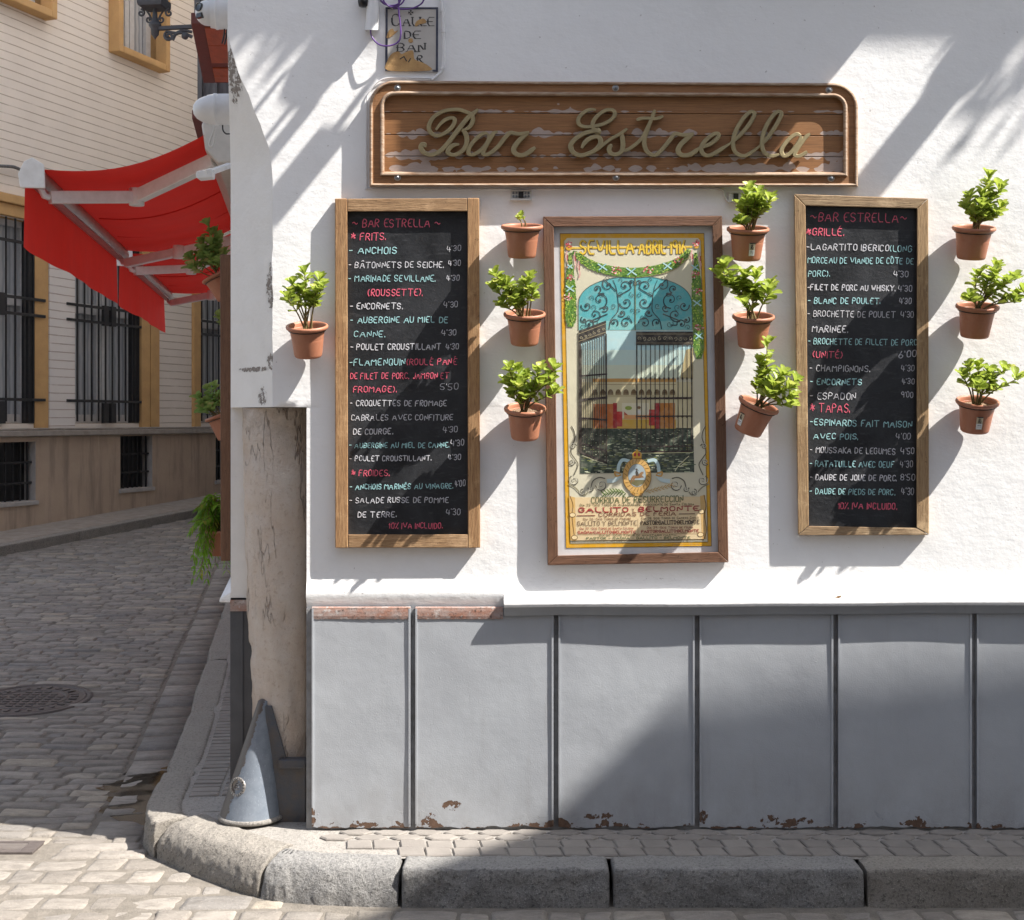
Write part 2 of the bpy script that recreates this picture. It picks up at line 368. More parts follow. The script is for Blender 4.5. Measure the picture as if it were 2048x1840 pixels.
M = {}
M['plaster'] = m_plaster(); M['corner'] = m_corner(); M['grey'] = m_wainscot(); M['stone'] = m_stone()
M['greydark'] = mk('dark_grey_paint', (0.085, 0.088, 0.098), (0.06, 0.062, 0.07), 12, 0.5, 120, 0.001)
M['gap'] = mk('joint_strip', (0.30, 0.305, 0.315), (0.17, 0.165, 0.16), 18, 0.6, 90, 0.002)
def m_rust():
    t = NT('rusty_strip'); n = t.noise(60, 7, 0.75); g = t.noise(14, 5, 0.7, t.map((1, 1, 2)))
    col = t.mix(t.ramp(g, 0.35, 0.62), (0.33, 0.165, 0.115), (0.38, 0.31, 0.285)); col = t.mix(t.ramp(n, 0.55, 0.66), col, (0.06, 0.05, 0.045))
    col = t.mix(t.math('MULTIPLY', t.ramp(t.noise(33, 5), 0.58, 0.66), 0.8), col, (0.5, 0.47, 0.45))
    return t.fin(col, 0.85, t.bump(n, 0.003), 0, 0.2)
M['rust'] = m_rust()
M['signwood'] = m_sign(); M['signframe'] = m_sign(peel=False, name='frame_varnish')
M['bare'] = mk('bare_wood_edge', (0.46, 0.36, 0.27), (0.21, 0.105, 0.05), 16, 0.75, 60, 0.001, stretch=(1, 3, 6))
M['brass'] = mk('aged_brass', (0.36, 0.29, 0.155), (0.28, 0.23, 0.125), 25, 0.48, 120, 0.0006, metal=0.3)
M['steel'] = mk('bolt_steel', (0.30, 0.31, 0.33), (0.18, 0.19, 0.2), 60, 0.4, 100, 0.0004, metal=0.8)
M['washer'] = mk('pale_washer', (0.42, 0.36, 0.31), None, 60, 0.7)
M['fr_z'] = m_wood('honey_wood_upright', (0.31, 0.165, 0.075), (0.47, 0.285, 0.14), (0.13, 0.065, 0.03), 'z', wear=0.5)
M['fr_x'] = m_wood('honey_wood_rail', (0.26, 0.15, 0.075), (0.42, 0.27, 0.145), (0.12, 0.065, 0.032), 'x', wear=0.5)
M['fr2_z'] = m_wood('weathered_wood_upright', (0.28, 0.17, 0.085), (0.45, 0.31, 0.17), (0.12, 0.075, 0.04), 'z', wear=0.6)
M['fr2_x'] = m_wood('weathered_wood_rail', (0.25, 0.155, 0.085), (0.40, 0.29, 0.17), (0.11, 0.07, 0.04), 'x', wear=0.6)
M['walnut_z'] = m_wood('walnut_upright', (0.135, 0.066, 0.038), (0.19, 0.10, 0.058), (0.075, 0.038, 0.024), 'z', 0.6, 0.12)
M['walnut_x'] = m_wood('walnut_rail', (0.135, 0.066, 0.038), (0.20, 0.10, 0.058), (0.075, 0.038, 0.024), 'x', 0.6, 0.12)
M['board'] = m_chalkboard()
M['chalkP'] = m_chalk('pink_chalk', (0.82, 0.155, 0.23)); M['chalkB'] = m_chalk('aqua_chalk', (0.40, 0.68, 0.70)); M['chalkW'] = m_chalk('white_chalk', (0.66, 0.66, 0.70))
def m_pot():
    t = NT('terracotta_plastic'); oi = t.n('ShaderNodeObjectInfo').outputs['Random']
    col = t.mix(oi, (0.40, 0.165, 0.092), (0.33, 0.128, 0.072)); col = t.mix(t.math('MULTIPLY', t.ramp(t.noise(11, 6, 0.7, t.map((1, 1, 0.5))), 0.48, 0.75), 0.4), col, (0.45, 0.27, 0.19))
    col = t.mix(t.math('MULTIPLY', t.ramp(t.noise(40, 5, 0.7, t.map((1, 1, 0.3))), 0.6, 0.75), 0.35), col, (0.2, 0.10, 0.06))
    return t.fin(col, t.ramp(t.noise(15), 0.3, 0.7, 0.38, 0.6), t.bump(t.noise(150), 0.0003), 0, 0.45)
M['pot'] = m_pot()
M['soil'] = mk('potting_soil', (0.16, 0.095, 0.055), (0.35, 0.24, 0.16), 190, 0.95, 170, 0.012)
M['stem'] = mk('plant_stem', (0.17, 0.12, 0.05), (0.20, 0.17, 0.07), 40, 0.7)
M['leaf'] = m_leaf('jade_leaf', (0.24, 0.33, 0.045), (0.42, 0.50, 0.085), (0.64, 0.63, 0.18), 0.42)
M['leafshade'] = m_leaf('shaded_jade_leaf', (0.22, 0.38, 0.10), (0.36, 0.50, 0.17), (0.55, 0.50, 0.22))  # jade leaf copy for the shaded side wall, shade put into its green
M['fern'] = m_leaf('fern_leaf', (0.14, 0.30, 0.02), (0.26, 0.46, 0.04), (0.42, 0.36, 0.06))
M['sticker'] = mk('kraft_sticker', (0.55, 0.47, 0.33), None, 60, 0.5, 10, 0); M['white'] = mk('white_plastic', (0.74, 0.74, 0.745), (0.66, 0.66, 0.665), 15, 0.4, 60, 0.0004)
M['cream'] = mk('cream_plastic', (0.62, 0.60, 0.56), (0.52, 0.50, 0.46), 15, 0.45, 60, 0.0004)
M['black'] = mk('black_plastic', (0.018, 0.018, 0.02), None, 20, 0.35, 40, 0)
M['lens'] = mk('lens_glass', (0.004, 0.004, 0.006), None, 20, 0.08, 40, 0, spec=0.8)
M['ink'] = mk('black_ink', (0.02, 0.02, 0.022), (0.05, 0.05, 0.05), 120, 0.4, 10, 0); M['navy'] = mk('navy_glaze', (0.022, 0.03, 0.065), (0.06, 0.07, 0.10), 45, 0.3, 10, 0)
M['tile'] = mk('glazed_tile', (0.50, 0.48, 0.45), (0.42, 0.40, 0.375), 14, 0.28, 30, 0.0006)
M['ochre'] = mk('bare_clay', (0.52, 0.33, 0.14), (0.36, 0.21, 0.09), 35, 0.9, 60, 0.003)
M['purple'] = mk('purple_cable', (0.13, 0.055, 0.26), None, 30, 0.35, 10, 0)
M['red'] = mk('red_canvas', (0.70, 0.020, 0.014), (0.60, 0.016, 0.012), 6, 0.75, 320, 0.0004)
def add_trans(m, c, f):
    t = m.node_tree; tl = t.nodes.new('ShaderNodeBsdfTranslucent'); tl.inputs[0].default_value = (*c, 1)
    mx = t.nodes.new('ShaderNodeMixShader'); mx.inputs[0].default_value = f
    out = [q for q in t.nodes if q.type == 'OUTPUT_MATERIAL'][0]; b = t.nodes['Principled BSDF']
    t.links.new(b.outputs[0], mx.inputs[1]); t.links.new(tl.outputs[0], mx.inputs[2]); t.links.new(mx.outputs[0], out.inputs[0])
add_trans(M['red'], (0.80, 0.03, 0.015), 0.25)
M['armwhite'] = mk('painted_aluminium', (0.82, 0.82, 0.81), (0.70, 0.69, 0.67), 22, 0.4, 60, 0.0006)
M['barmetal'] = mk('grey_aluminium', (0.42, 0.38, 0.36), (0.30, 0.26, 0.24), 10, 0.35, 60, 0.0003, metal=0.5)
M['iron'] = mk('black_iron', (0.018, 0.018, 0.02), (0.03, 0.028, 0.027), 30, 0.55, 80, 0.001)
M['lampiron'] = mk('grey_iron', (0.10, 0.10, 0.108), (0.07, 0.07, 0.075), 30, 0.55, 80, 0.001)
M['mirador'] = mk('grey_timber', (0.17, 0.165, 0.165), (0.11, 0.108, 0.108), 14, 0.7, 60, 0.002, stretch=(4, 4, 0.6))
M['soffit'] = mk('red_brown_timber', (0.40, 0.095, 0.035), (0.27, 0.065, 0.028), 7, 0.5, 40, 0.002, stretch=(3, 1, 1))
M['soffitd'] = mk('dark_red_timber', (0.15, 0.04, 0.03), (0.10, 0.03, 0.022), 9, 0.6, 40, 0.002)
M['siding'] = m_siding('cream_siding', (0.86, 0.77, 0.67), (0.36, 0.26, 0.17))
M['pier'] = m_siding('pale_grooved_render', (0.82, 0.76, 0.70), (0.40, 0.27, 0.21), 0.094)
M['amber'] = mk('amber_render', (0.66, 0.40, 0.165), (0.54, 0.32, 0.135), 5, 0.8, 40, 0.002)
M['plinth'] = m_stained('stained_render', (0.52, 0.40, 0.30), (0.44, 0.335, 0.25), (0.22, 0.18, 0.145))
M['ledgeg'] = mk('grimy_ledge', (0.40, 0.35, 0.30), (0.28, 0.24, 0.20), 9, 0.8, 60, 0.003)
M['sash'] = mk('white_sash', (0.60, 0.585, 0.57), (0.50, 0.485, 0.47), 14, 0.5, 60, 0.0005)
M['reveal'] = mk('pale_reveal', (0.48, 0.45, 0.42), (0.38, 0.35, 0.32), 10, 0.8, 60, 0.002)
def m_pane():
    t = NT('curtained_pane'); x, y, z = t.sep()
    s_ = t.math('SINE', t.math('ADD', t.math('MULTIPLY', x, 75.0), t.math('MULTIPLY', t.noise(5, 2), 4.0)))
    return t.fin(t.mix(t.ramp(s_, -1, 1), (0.30, 0.315, 0.33), (0.50, 0.51, 0.52)), 0.08, None, 0, 0.6)
M['pane'] = m_pane()
M['darkpane'] = mk('dark_void', (0.014, 0.013, 0.013), None, 10, 0.3, 10, 0)
M['cob'] = m_cobble('granite_setts', (0.262, 0.235, 0.205), (0.365, 0.33, 0.292), (0.40, 0.35, 0.282), (0.215, 0.207, 0.20), bd=0.013)
M['mortar'] = mk('joint_sand', (0.22, 0.195, 0.165), (0.135, 0.12, 0.10), 22, 0.95, 120, 0.006)
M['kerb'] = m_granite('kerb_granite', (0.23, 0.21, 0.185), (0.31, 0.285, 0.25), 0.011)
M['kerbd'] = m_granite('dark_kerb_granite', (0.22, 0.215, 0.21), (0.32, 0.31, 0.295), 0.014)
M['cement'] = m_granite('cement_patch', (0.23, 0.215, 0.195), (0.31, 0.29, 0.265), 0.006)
M['pave'] = mk('pavement_tile', (0.27, 0.245, 0.22), (0.19, 0.172, 0.155), 11, 0.85, 130, 0.002, isl=0.45)
M['guard'] = None
def m_guard():
    t = NT('blue_grey_enamel'); x, y, z = t.sep()
    n = t.noise(26, 6, 0.7); f = t.noise(160, 4, 0.7)
    e_ = t.math('SUBTRACT', x, t.math('MULTIPLY', z, 0.31)); worn = t.math('GREATER_THAN', t.math('ADD', t.ramp(e_, -0.125, -0.045, 0.66, -0.15), t.math('MULTIPLY', n, 0.55)), 0.55)
    # bare metal follows the leading edge, which leans with the cone
    col = t.mix(t.ramp(n, 0.35, 0.7), (0.135, 0.16, 0.195), (0.195, 0.22, 0.255)); col = t.mix(t.math('MULTIPLY', t.ramp(f, 0.62, 0.75), 0.6), col, (0.6, 0.62, 0.64))
    col = t.mix(worn, col, t.mix(f, (0.055, 0.045, 0.04), (0.11, 0.085, 0.07)))
    return t.fin(col, t.mix(worn, (0.4,) * 3, (0.45,) * 3), t.bump(t.math('SUBTRACT', t.math('MULTIPLY', f, 0.4), worn), 0.0012), 0, 0.5)
M['guard'] = m_guard()
M['guarddk'] = mk('navy_iron', (0.055, 0.065, 0.085), (0.09, 0.075, 0.065), 20, 0.5, 90, 0.002)
M['castiron'] = mk('cast_iron', (0.11, 0.092, 0.085), (0.075, 0.062, 0.058), 30, 0.6, 120, 0.002)
M['water'] = NT('puddle_water').fin((0.03, 0.022, 0.014), 0.10, None, 0, 0.6)
M['deadleaf'] = mk('dead_leaf', (0.16, 0.09, 0.04), (0.10, 0.05, 0.02), 60, 0.8, 90, 0.002)
M['roof'] = mk('clay_tile', (0.34, 0.15, 0.08), (0.24, 0.10, 0.055), 12, 0.8, 40, 0.004)

# ------------------------------------------------------------------ ground
def kerb_path():
    P = [(6.0, -0.47), (3.0, -0.468), (1.2, -0.466), (0.3, -0.466), (-0.39, -0.465), (-0.746, -0.428), (-0.954, -0.345), (-1.208, -0.13), (-1.36, 0.02), (-1.455, 0.16),
         (-1.51, 0.40), (-1.56, 0.92), (-1.66, 1.62), (-1.80, 2.50), (-1.99, 3.70), (-2.13, 4.60), (-2.6, 7.6), (-3.1, 10.8), (-4.0, 16.5)]
    return catmull([(x, y, 0) for x, y in P], 10)
KP = kerb_path()
def offset_path(P, d):                      # positive d = towards the wall
    out = []
    for i in range(len(P)):
        t = (P[min(i + 1, len(P) - 1)] - P[max(i - 1, 0)]).normalized()
        n = Vector((t.y, -t.x, 0))          # path runs right -> left -> back, wall on its right-hand side
        out.append(P[i] + n * d)
    return out
def kerb_x_at(y):                           # road's right-hand limit on the side street
    for i in range(len(KP) - 1):
        if KP[i].x < -0.9 and KP[i].y <= y < KP[i + 1].y:
            t = (y - KP[i].y) / (KP[i + 1].y - KP[i].y); return KP[i].x + (KP[i + 1].x - KP[i].x) * t
    return None
def far_kerb_x(y):                          # road's left-hand limit (kerb of the far pavement)
    return -5.514 + 0.364 * (y - 9.0) + 0.86
def in_front_limit(y):                      # kerb x for the rounded corner, y in (-0.47, 0.3)
    best = None
    for i in range(len(KP) - 1):
        a, b = KP[i], KP[i + 1]
        if (a.y - y) * (b.y - y) <= 0 and a.x < -0.2 and abs(b.y - a.y) > 1e-6:
            t = (y - a.y) / (b.y - a.y); best = a.x + (b.x - a.x) * t
    return best
g = MB()
rows = []
for y in [-30, -12, -6, -3, -1.5, -0.6, -0.2, 0.3, 1, 2, 4, 6, 9, 12, 16, 22, 30, 45, 80]:
    rows.append([Vector((x, y, road_z(y) - (0.0075 if y > 0 else 0.0045))) for x in (-60, -20, -8, -4, -2, 0, 2, 4, 8, 20, 60)])
g.grid(rows, 1, True)
def sett(mb, x0, x1, y0, y1, zt, near, dome=0.006):
    j = (lambda s_: random.uniform(-s_, s_))
    w_, d_ = x1 - x0, y1 - y0
    c = [(x0 + j(.006), y0 + j(.006)), (x1 + j(.006), y0 + j(.006)), (x1 + j(.006), y1 + j(.006)), (x0 + j(.006), y1 + j(.006))]
    tz = [j(0.004) for _ in range(4)]
    def P(u, v, dz):
        a = Vector((*c[0], tz[0])).lerp(Vector((*c[1], tz[1])), u); b = Vector((*c[3], tz[3])).lerp(Vector((*c[2], tz[2])), u)
        p = a.lerp(b, v); wv = 0.045 * noise.noise(Vector((p.x * 0.9, p.y * 0.7, 11))) + 0.014 * noise.noise(Vector((p.x * 3.1, p.y * 2.5, 5)))
        return Vector((p.x, p.y + (wv if p.y > -0.3 or p.x < -1.7 else wv * 0.3), zt + p.z + dz))
    if near:
        us = [0, 0.03, 0.12, 0.5, 0.88, 0.97, 1]; vs = [0, 0.055, 0.2, 0.5, 0.8, 0.945, 1]
        hz = {0: -0.016, 1: -0.0032, 2: 0.0, 3: dome * 0.15, 4: 0.0, 5: -0.0032, 6: -0.016}
        rnd = random.uniform(0, 50); rows = []
        for bi, v in enumerate(vs):
            row = []
            for ai, u in enumerate(us):
                dz = min(hz[ai], hz[bi])
                uu, vv = u, v
                if ai in (0, 6) and bi in (0, 6): uu = 0.02 if ai == 0 else 0.98; vv = 0.04 if bi == 0 else 0.96
                elif ai in (1, 5) and bi in (1, 5): uu = 0.05 if ai == 1 else 0.95; vv = 0.10 if bi == 1 else 0.90
                p = P(uu, vv, dz)
                if 0 < ai < 6 and 0 < bi < 6:
                    p.z += 0.005 * noise.noise(Vector((p.x * 14, p.y * 20, rnd)))
                p.x += 0.006 * noise.noise(Vector((p.x * 18, p.y * 18, rnd + 7))); p.y += 0.006 * noise.noise(Vector((p.x * 18, p.y * 18, rnd + 19)))
                row.append(p)
            rows.append(row)
        mb.grid(rows, 0, True)
    else:
        v = [P(0, 0, -0.02), P(1, 0, -0.02), P(1, 1, -0.02), P(0, 1, -0.02), P(.04, .1, 0), P(.96, .1, 0), P(.96, .9, 0), P(.04, .9, 0)]
        mb.add(v, [(4, 5, 6, 7), (0, 1, 5, 4), (1, 2, 6, 5), (2, 3, 7, 6), (3, 0, 4, 7)], 0, True)
MANH = (D(58, 1394, 7.45).x, 2.45); MANR = 0.315
GRATE = (-2.02, 0.165)
y = -1.25
while y < 24:
    front = y < -0.02
    dep = random.uniform(0.105, 0.145) if front else random.uniform(0.070, 0.096)
    if y > 9: dep *= 1.4
    ym = y + dep / 2
    lx = -1024 / FPX * (ym + 5) - 0.5
    if y > 4: lx = max(lx, far_kerb_x(ym) + 0.02)
    if ym < -0.49: rx = 2.3
    elif ym < 0.30: rx = in_front_limit(ym) - 0.015
    else:
        rx = (kerb_x_at(ym) or -1.55) - 0.245
    x = lx - random.uniform(0, 0.3)
    while x < rx - 0.05:
        ln = random.choice((random.uniform(0.10, 0.16), random.uniform(0.14, 0.26))) if front else random.choice((random.uniform(0.08, 0.15), random.uniform(0.13, 0.22), random.uniform(0.19, 0.30)))
        x1 = min(x + ln, rx)
        if rx - x1 < 0.06: x1 = rx
        cx, cy = (x + x1) / 2, ym
        hide = math.hypot(cx - MANH[0], cy - MANH[1]) < MANR + 0.05 or (abs(cx - GRATE[0]) < 0.16 and abs(cy - GRATE[1]) < 0.085)
        if not hide:
            gp = 0.0025
            sett(g, x + gp, x1 - gp, y + gp, y + dep - gp, road_z(ym) + random.uniform(-0.005, 0.004), ym < 7.0)
        x = x1
    y += dep
# gutter course along the kerb
off0 = offset_path(KP, -0.012); off1 = offset_path(KP, -0.235)
acc = 0; last = None
idx = [i for i in range(len(KP)) if KP[i].y > 0.28 and KP[i].x < -1.3]
def lerp_path(P, s_):
    i = min(int(s_), len(P) - 2); return P[i].lerp(P[i + 1], s_ - i)
s_ = float(idx[0])
while s_ < idx[-1] - 1 and lerp_path(KP, s_).y < 13:
    i = int(s_); L = (KP[i + 1] - KP[i]).length
    st = random.uniform(0.11, 0.26) / max(L, 1e-3); e = min(s_ + st, idx[-1] - 0.01)
    a0, a1, b0, b1 = lerp_path(off0, s_), lerp_path(off0, e), lerp_path(off1, s_), lerp_path(off1, e)
    ys = (a0.y + a1.y) / 2; zt = road_z(ys) + 0.0015 + random.uniform(-.004, .003)
    rows = []
    for v, dz in ((0.03, -.02), (0.08, -.003), (0.5, 0.003), (0.92, -.003), (0.97, -.02)):
        row = []
        for u, dd in ((0.02, -.02), (0.06, -.003), (0.5, .002), (0.94, -.003), (0.98, -.02)):
            p = b0.lerp(a0, u).lerp(b1.lerp(a1, u), v); row.append(Vector((p.x + random.uniform(-.004, .004), p.y, zt + min(dz, dd))))
        rows.append(row)
    g.grid(rows, 0, True)
    s_ = e
tag(g.build('road', [M['cob'], M['mortar']]), kind='structure')

# kerb of the bar's pavement, stone by stone in one ring
kb = MB()
def arc_index(test):
    for i in range(len(KP)):
        if test(KP[i]): return float(i)
def s_of_x(xw):
    for i in range(len(KP) - 1):
        if KP[i].y < 0.1 and KP[i].x >= xw >= KP[i + 1].x: return i + (KP[i].x - xw) / (KP[i].x - KP[i + 1].x)
def s_of_y(yw):
    for i in range(len(KP) - 1):
        if KP[i].x < -1.3 and KP[i].y <= yw < KP[i + 1].y: return i + (yw - KP[i].y) / (KP[i + 1].y - KP[i].y)
fx = lambda px: (px - 1024) * 4.535 / FPX
cuts = [0.0, s_of_x(fx(1733)), s_of_x(fx(1223)), s_of_x(fx(799)), s_of_x(-0.90), s_of_x(-1.385), s_of_y(0.75), s_of_y(1.75), s_of_y(2.9), s_of_y(4.2), s_of_y(6.0), s_of_y(8.5), float(len(KP) - 2)]
for ci in range(len(cuts) - 1):
    a, b = cuts[ci], cuts[ci + 1]; n = 70 if ci < 6 else 12
    dark = ci in (1, 2, 3)
    prof = [(-0.002, -0.16), (0.0, -0.10), (0.001, -0.06), (0.002, -0.028), (0.006, -0.010), (0.014, -0.002), (0.035, 0.0), (0.09, 0.002), (0.138, 0.0), (0.15, -0.02)]
    if ci == 3: prof = [(-0.004, -0.17), (0.004, -0.10), (0.014, -0.065), (0.03, -0.035), (0.05, -0.018), (0.075, -0.008), (0.10, -0.003), (0.125, 0), (0.15, 0), (0.165, -0.02)]
    if ci == 4: prof = [(0.0, -0.16), (0.006, -0.10), (0.018, -0.06), (0.035, -0.035), (0.06, -0.015), (0.09, -0.004), (0.13, 0.002), (0.17, 0.002), (0.20, 0.0), (0.215, -0.02)]
    prof = [(p.x, p.y) for p in catmull([(d, z, 0) for d, z in prof], 3)]; NP = len(prof)
    rows = []
    for k in range(n + 1):
        u = k / n; s_ = a + (b - a) * u; i = min(int(s_), len(KP) - 2)
        p = KP[i].lerp(KP[i + 1], s_ - i); t = (KP[min(i + 2, len(KP) - 1)] - KP[max(i - 1, 0)]).normalized(); nr = Vector((t.y, -t.x, 0))
        zb = SLOPE * max(0, p.y - 0.3)
        endd = min(u, 1 - u) * (b - a) * 0.12
        # gap between stones, corners worn
        pull = 0.007 if k in (0, n) else 0
        row = []
        for (pi, (d, z)) in enumerate(prof):
            rw = 0.014 * max(0, 1 - min(k, n - k) / 2.2) ** 2
            q = p + nr * (d + rw * (0.7 if pi < NP - 4 else 0)) + Vector((0, 0, zb + z - rw * (1 if pi > 7 else 0)))
            q -= t * (pull if k == n else -pull if k == 0 else 0)
            nn = noise.noise(Vector((q.x * 9, q.y * 9, q.z * 9 + ci))) * 0.008 + noise.noise(Vector((q.x * 33, q.y * 33, q.z * 33))) * 0.006 + noise.noise(Vector((q.x * 80, q.y * 80, q.z * 80))) * 0.003
            wf = smooth01(10, 19, pi); q += (nr * -(1 - wf) + Vector((0, 0, wf))) * nn * (1.0 if pi < 18 else 0.6)
            row.append(q)
        rows.append(row)
    kb.grid(rows, 1 if dark else 0, True)
    for r_ in (rows[0], rows[-1]):
        c0 = sum(r_, Vector()) / len(r_) - Vector((0, 0, 0.04)); L = len(r_)
        kb.add(r_ + [c0], [(i, i + 1, L) for i in range(L - 1)], 1 if dark else 0)
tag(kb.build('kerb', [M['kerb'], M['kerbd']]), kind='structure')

# pavement of the bar: cement bed, hexagon course along the wall, square tiles by the kerb
pv = MB()
inn = offset_path(KP, 0.13)
bed = []
for i in range(len(KP)):
    p = inn[i]; zb = SLOPE * max(0, p.y - 0.3)
    if p.x > -0.8: q = Vector((p.x, 0.3, -0.007))
    elif p.y < 0.2: q = Vector((-0.80, 0.3, -0.007))
    else: q = Vector((-1.02 - 0.158 * (p.y), p.y + 0.02, zb - 0.007))
    bed.append([Vector((p.x, p.y, zb - 0.007)).lerp(q, k / 8) + Vector((0, 0, 0.0)) for k in range(9)])
for r_ in bed:
    for q in r_:
        q.z += 0.004 * noise.noise(Vector((q.x * 7, q.y * 7, 3))) + 0.002 * noise.noise(Vector((q.x * 30, q.y * 30, 1)))
pv.grid(bed, 1, True)
def slab(mb, pts, zt, th=0.02, ins=0.004, mat=0):
    n = len(pts); c = sum((Vector(p) for p in pts), Vector((0, 0))) / n
    dz = [random.uniform(-.002, .002) for _ in range(n)]
    lo = [Vector((p[0], p[1], zt - th)) for p in pts]; mid = [Vector((p[0], p[1], zt - 0.004 + dz[i])) for i, p in enumerate(pts)]
    top = []
    for i, p in enumerate(pts):
        v = (c - Vector(p)); v = v.normalized() * ins * 1.3; top.append(Vector((p[0] + v.x, p[1] + v.y, zt + dz[i])))
    mb.add(lo + mid + top, [tuple(range(2 * n, 3 * n))] + [(i, (i + 1) % n, n + (i + 1) % n, n + i) for i in range(n)] + [(n + i, n + (i + 1) % n, 2 * n + (i + 1) % n, 2 * n + i) for i in range(n)], mat, False)
x = -0.62
while x < 2.4:                                # 2x2 relief tiles
    for k in range(2):
        for (ya, yb) in ((-0.318, -0.2355), (-0.2325, -0.150)):
            sk = 0.012
            xa, xb = x + k * 0.0985 + 0.0025, x + k * 0.0985 + 0.0955
            if xa < -0.50 and ya < -0.24: continue
            zt = 0.001 + random.uniform(-.0015, .0015)
            slab(pv, [(xa + sk, ya), (xb + sk, ya), (xb - 0, yb), (xa - 0, yb)], zt)
    x += 0.199
x = -0.66; k = 0
while x < 2.4:                                # elongated hexagons
    for row, yc in enumerate((-0.112, -0.053)):
        xc = x + (0.066 if row else 0); h = 0.0285; w_ = 0.0635
        slab(pv, [(xc - w_, yc), (xc - w_ * 0.55, yc - h), (xc + w_ * 0.55, yc - h), (xc + w_, yc), (xc + w_ * 0.55, yc + h), (xc - w_ * 0.55, yc + h)], 0.001 + random.uniform(-.001, .001))
    x += 0.132
s_ = s_of_y(0.38)                             # ribbed tiles up the side street
pa, pb, pc_, pd = offset_path(KP, 0.165), offset_path(KP, 0.285), offset_path(KP, 0.30), offset_path(KP, 0.44)
while lerp_path(KP, s_).y < 9:
    i = int(s_); L = (KP[i + 1] - KP[i]).length; e = s_ + 0.052 / L
    for A, B in ((pa, pb), (pc_, pd)):
        q = [lerp_path(A, s_ + 0.08 * (e - s_)), lerp_path(A, e), lerp_path(B, e), lerp_path(B, s_ + 0.08 * (e - s_))]
        slab(pv, [(p.x, p.y) for p in q], SLOPE * max(0, q[0].y - 0.3) + 0.001)
    s_ = e
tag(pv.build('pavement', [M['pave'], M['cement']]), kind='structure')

# far pavement under the cream house
fp = MB()
for y0 in range(2, 26):
    for (o0, o1, zt, mt) in ((0.0, 0.14, 0.10, 0), (0.145, 1.3, 0.104, 1)):
        a, b = far_kerb_x(y0), far_kerb_x(y0 + 1)
        v = [Vector((a - o1, y0 + .006, road_z(y0) + zt)), Vector((a - o0, y0 + .006, road_z(y0) + zt)), Vector((b - o0, y0 + .994, road_z(y0 + 1) + zt)), Vector((b - o1, y0 + .994, road_z(y0 + 1) + zt))]
        fp.prism(v, (0, 0, -0.2), mt)
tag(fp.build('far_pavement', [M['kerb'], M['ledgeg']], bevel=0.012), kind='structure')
# puddle in the gutter
pu = MB(); rows = []
for k in range(25):
    yy = 0.40 + 0.95 * k / 24; xr = (kerb_x_at(yy) or -1.5) + 0.0
    wd = 0.30 * math.sin(math.pi * min(1, max(0.02, k / 24))) ** 0.6 * (1 + 0.5 * noise.noise(Vector((yy * 9, 0, 2))))
    core = min(1, 3.2 * min(k, 24 - k) / 24); rows.append([Vector((xr - wd * u / 10, yy, road_z(yy) - 0.007 + 0.014 * core * math.cos(u / 10 * 1.5) + 0.0025 * noise.noise(Vector((yy * 30, u * .8, 1))))) for u in range(11)])
pu.grid(rows, 0, True)
tag(pu.build('puddle', M['water']), kind='structure')

# ------------------------------------------------------------------ bar building
bar = thing('bar_building', 'white plastered corner bar with a grey painted base', 'building')
def edge_x(z):                                # left limit of the front wall: the corner is chamfered below, sharp above
    if z < 1.617: return -0.79
    t = smooth01(3.10, 2.50, z); return -1.094 + (1.094 - 0.921) * t
CH = 0.205
rng = [0.86 + i * 0.028 for i in range(89)]
zs = sorted(set([0.0, 0.5, 0.86] + [z for z in rng] + [1.6165, 1.6175, 3.36]))
wl = MB(); rows = []
for z in zs:
    ex = edge_x(z); row = []
    for k in range(97):
        x = ex + (2.25 - ex) * k / 96
        dy = 0.003 * noise.noise(Vector((x * 1.7, z * 1.7, 2))) + 0.001 * noise.noise(Vector((x * 6, z * 6, 9)))
        dy *= smooth01(ex, ex + 0.06, x)
        flare = -0.016 * smooth01(0.965, 0.88, z) if z > 0.87 else -0.016
        if z < 0.88: flare = 0
        ed = 0.0
        if 1.62 < z < 3.1:
            ed = 0.007 * noise.noise(Vector((z * 14, 0, 5)))
        row.append(Vector((x + ed * max(0, 1 - k / 3), dy + flare, z)))
    rows.append(row)
wl.grid(rows, 0, True)
wl.add([(2.25, 0, 0), (9, 0, 0), (9, 0, 3.36), (2.25, 0, 3.36)], [(0, 1, 2, 3)], 0)
HF, HB, YB = 7.2, 10.3, 6.3
wl.add([(-1.094, 0, 3.36), (9, 0, 3.36), (9, 0, HF), (-1.094, 0, HF)], [(0, 1, 2, 3)], 0)
sx = lambda y_: -1.094 - 0.158 * y_
wl.add([(sx(0), 0, 3.10), (sx(0), 0, HF), (sx(YB), YB, HF), (sx(YB), YB, 3.10)], [(0, 1, 2, 3)], 0)
wl.add([(sx(YB), YB, 3.10), (sx(YB), YB, HB), (sx(14), 14, HB), (sx(14), 14, 3.10)], [(0, 1, 2, 3)], 0)
wl.add([(sx(CH), CH, 0.0), (sx(CH), CH, 3.10), (sx(14), 14, 3.10), (sx(14), 14, 0.0)], [(0, 1, 2, 3)], 0)
wl.add([(9, 0, 0), (9, YB, 0), (9, YB, HF), (9, 0, HF)], [(0, 1, 2, 3)], 0)
wl.add([(9, YB, 0), (9, 14, 0), (9, 14, HB), (9, YB, HB)], [(0, 1, 2, 3)], 0)
wl.add([(sx(14), 14, 0), (9, 14, 0), (9, 14, HB), (sx(14), 14, HB)], [(3, 2, 1, 0)], 0)
wl.add([(sx(YB), YB, HF), (9, YB, HF), (9, YB, HB), (sx(YB), YB, HB)], [(0, 1, 2, 3)], 0)
wl.add([(sx(0), 0, HF), (9, 0, HF), (9, YB, HF), (sx(YB), YB, HF)], [(0, 1, 2, 3)], 0)
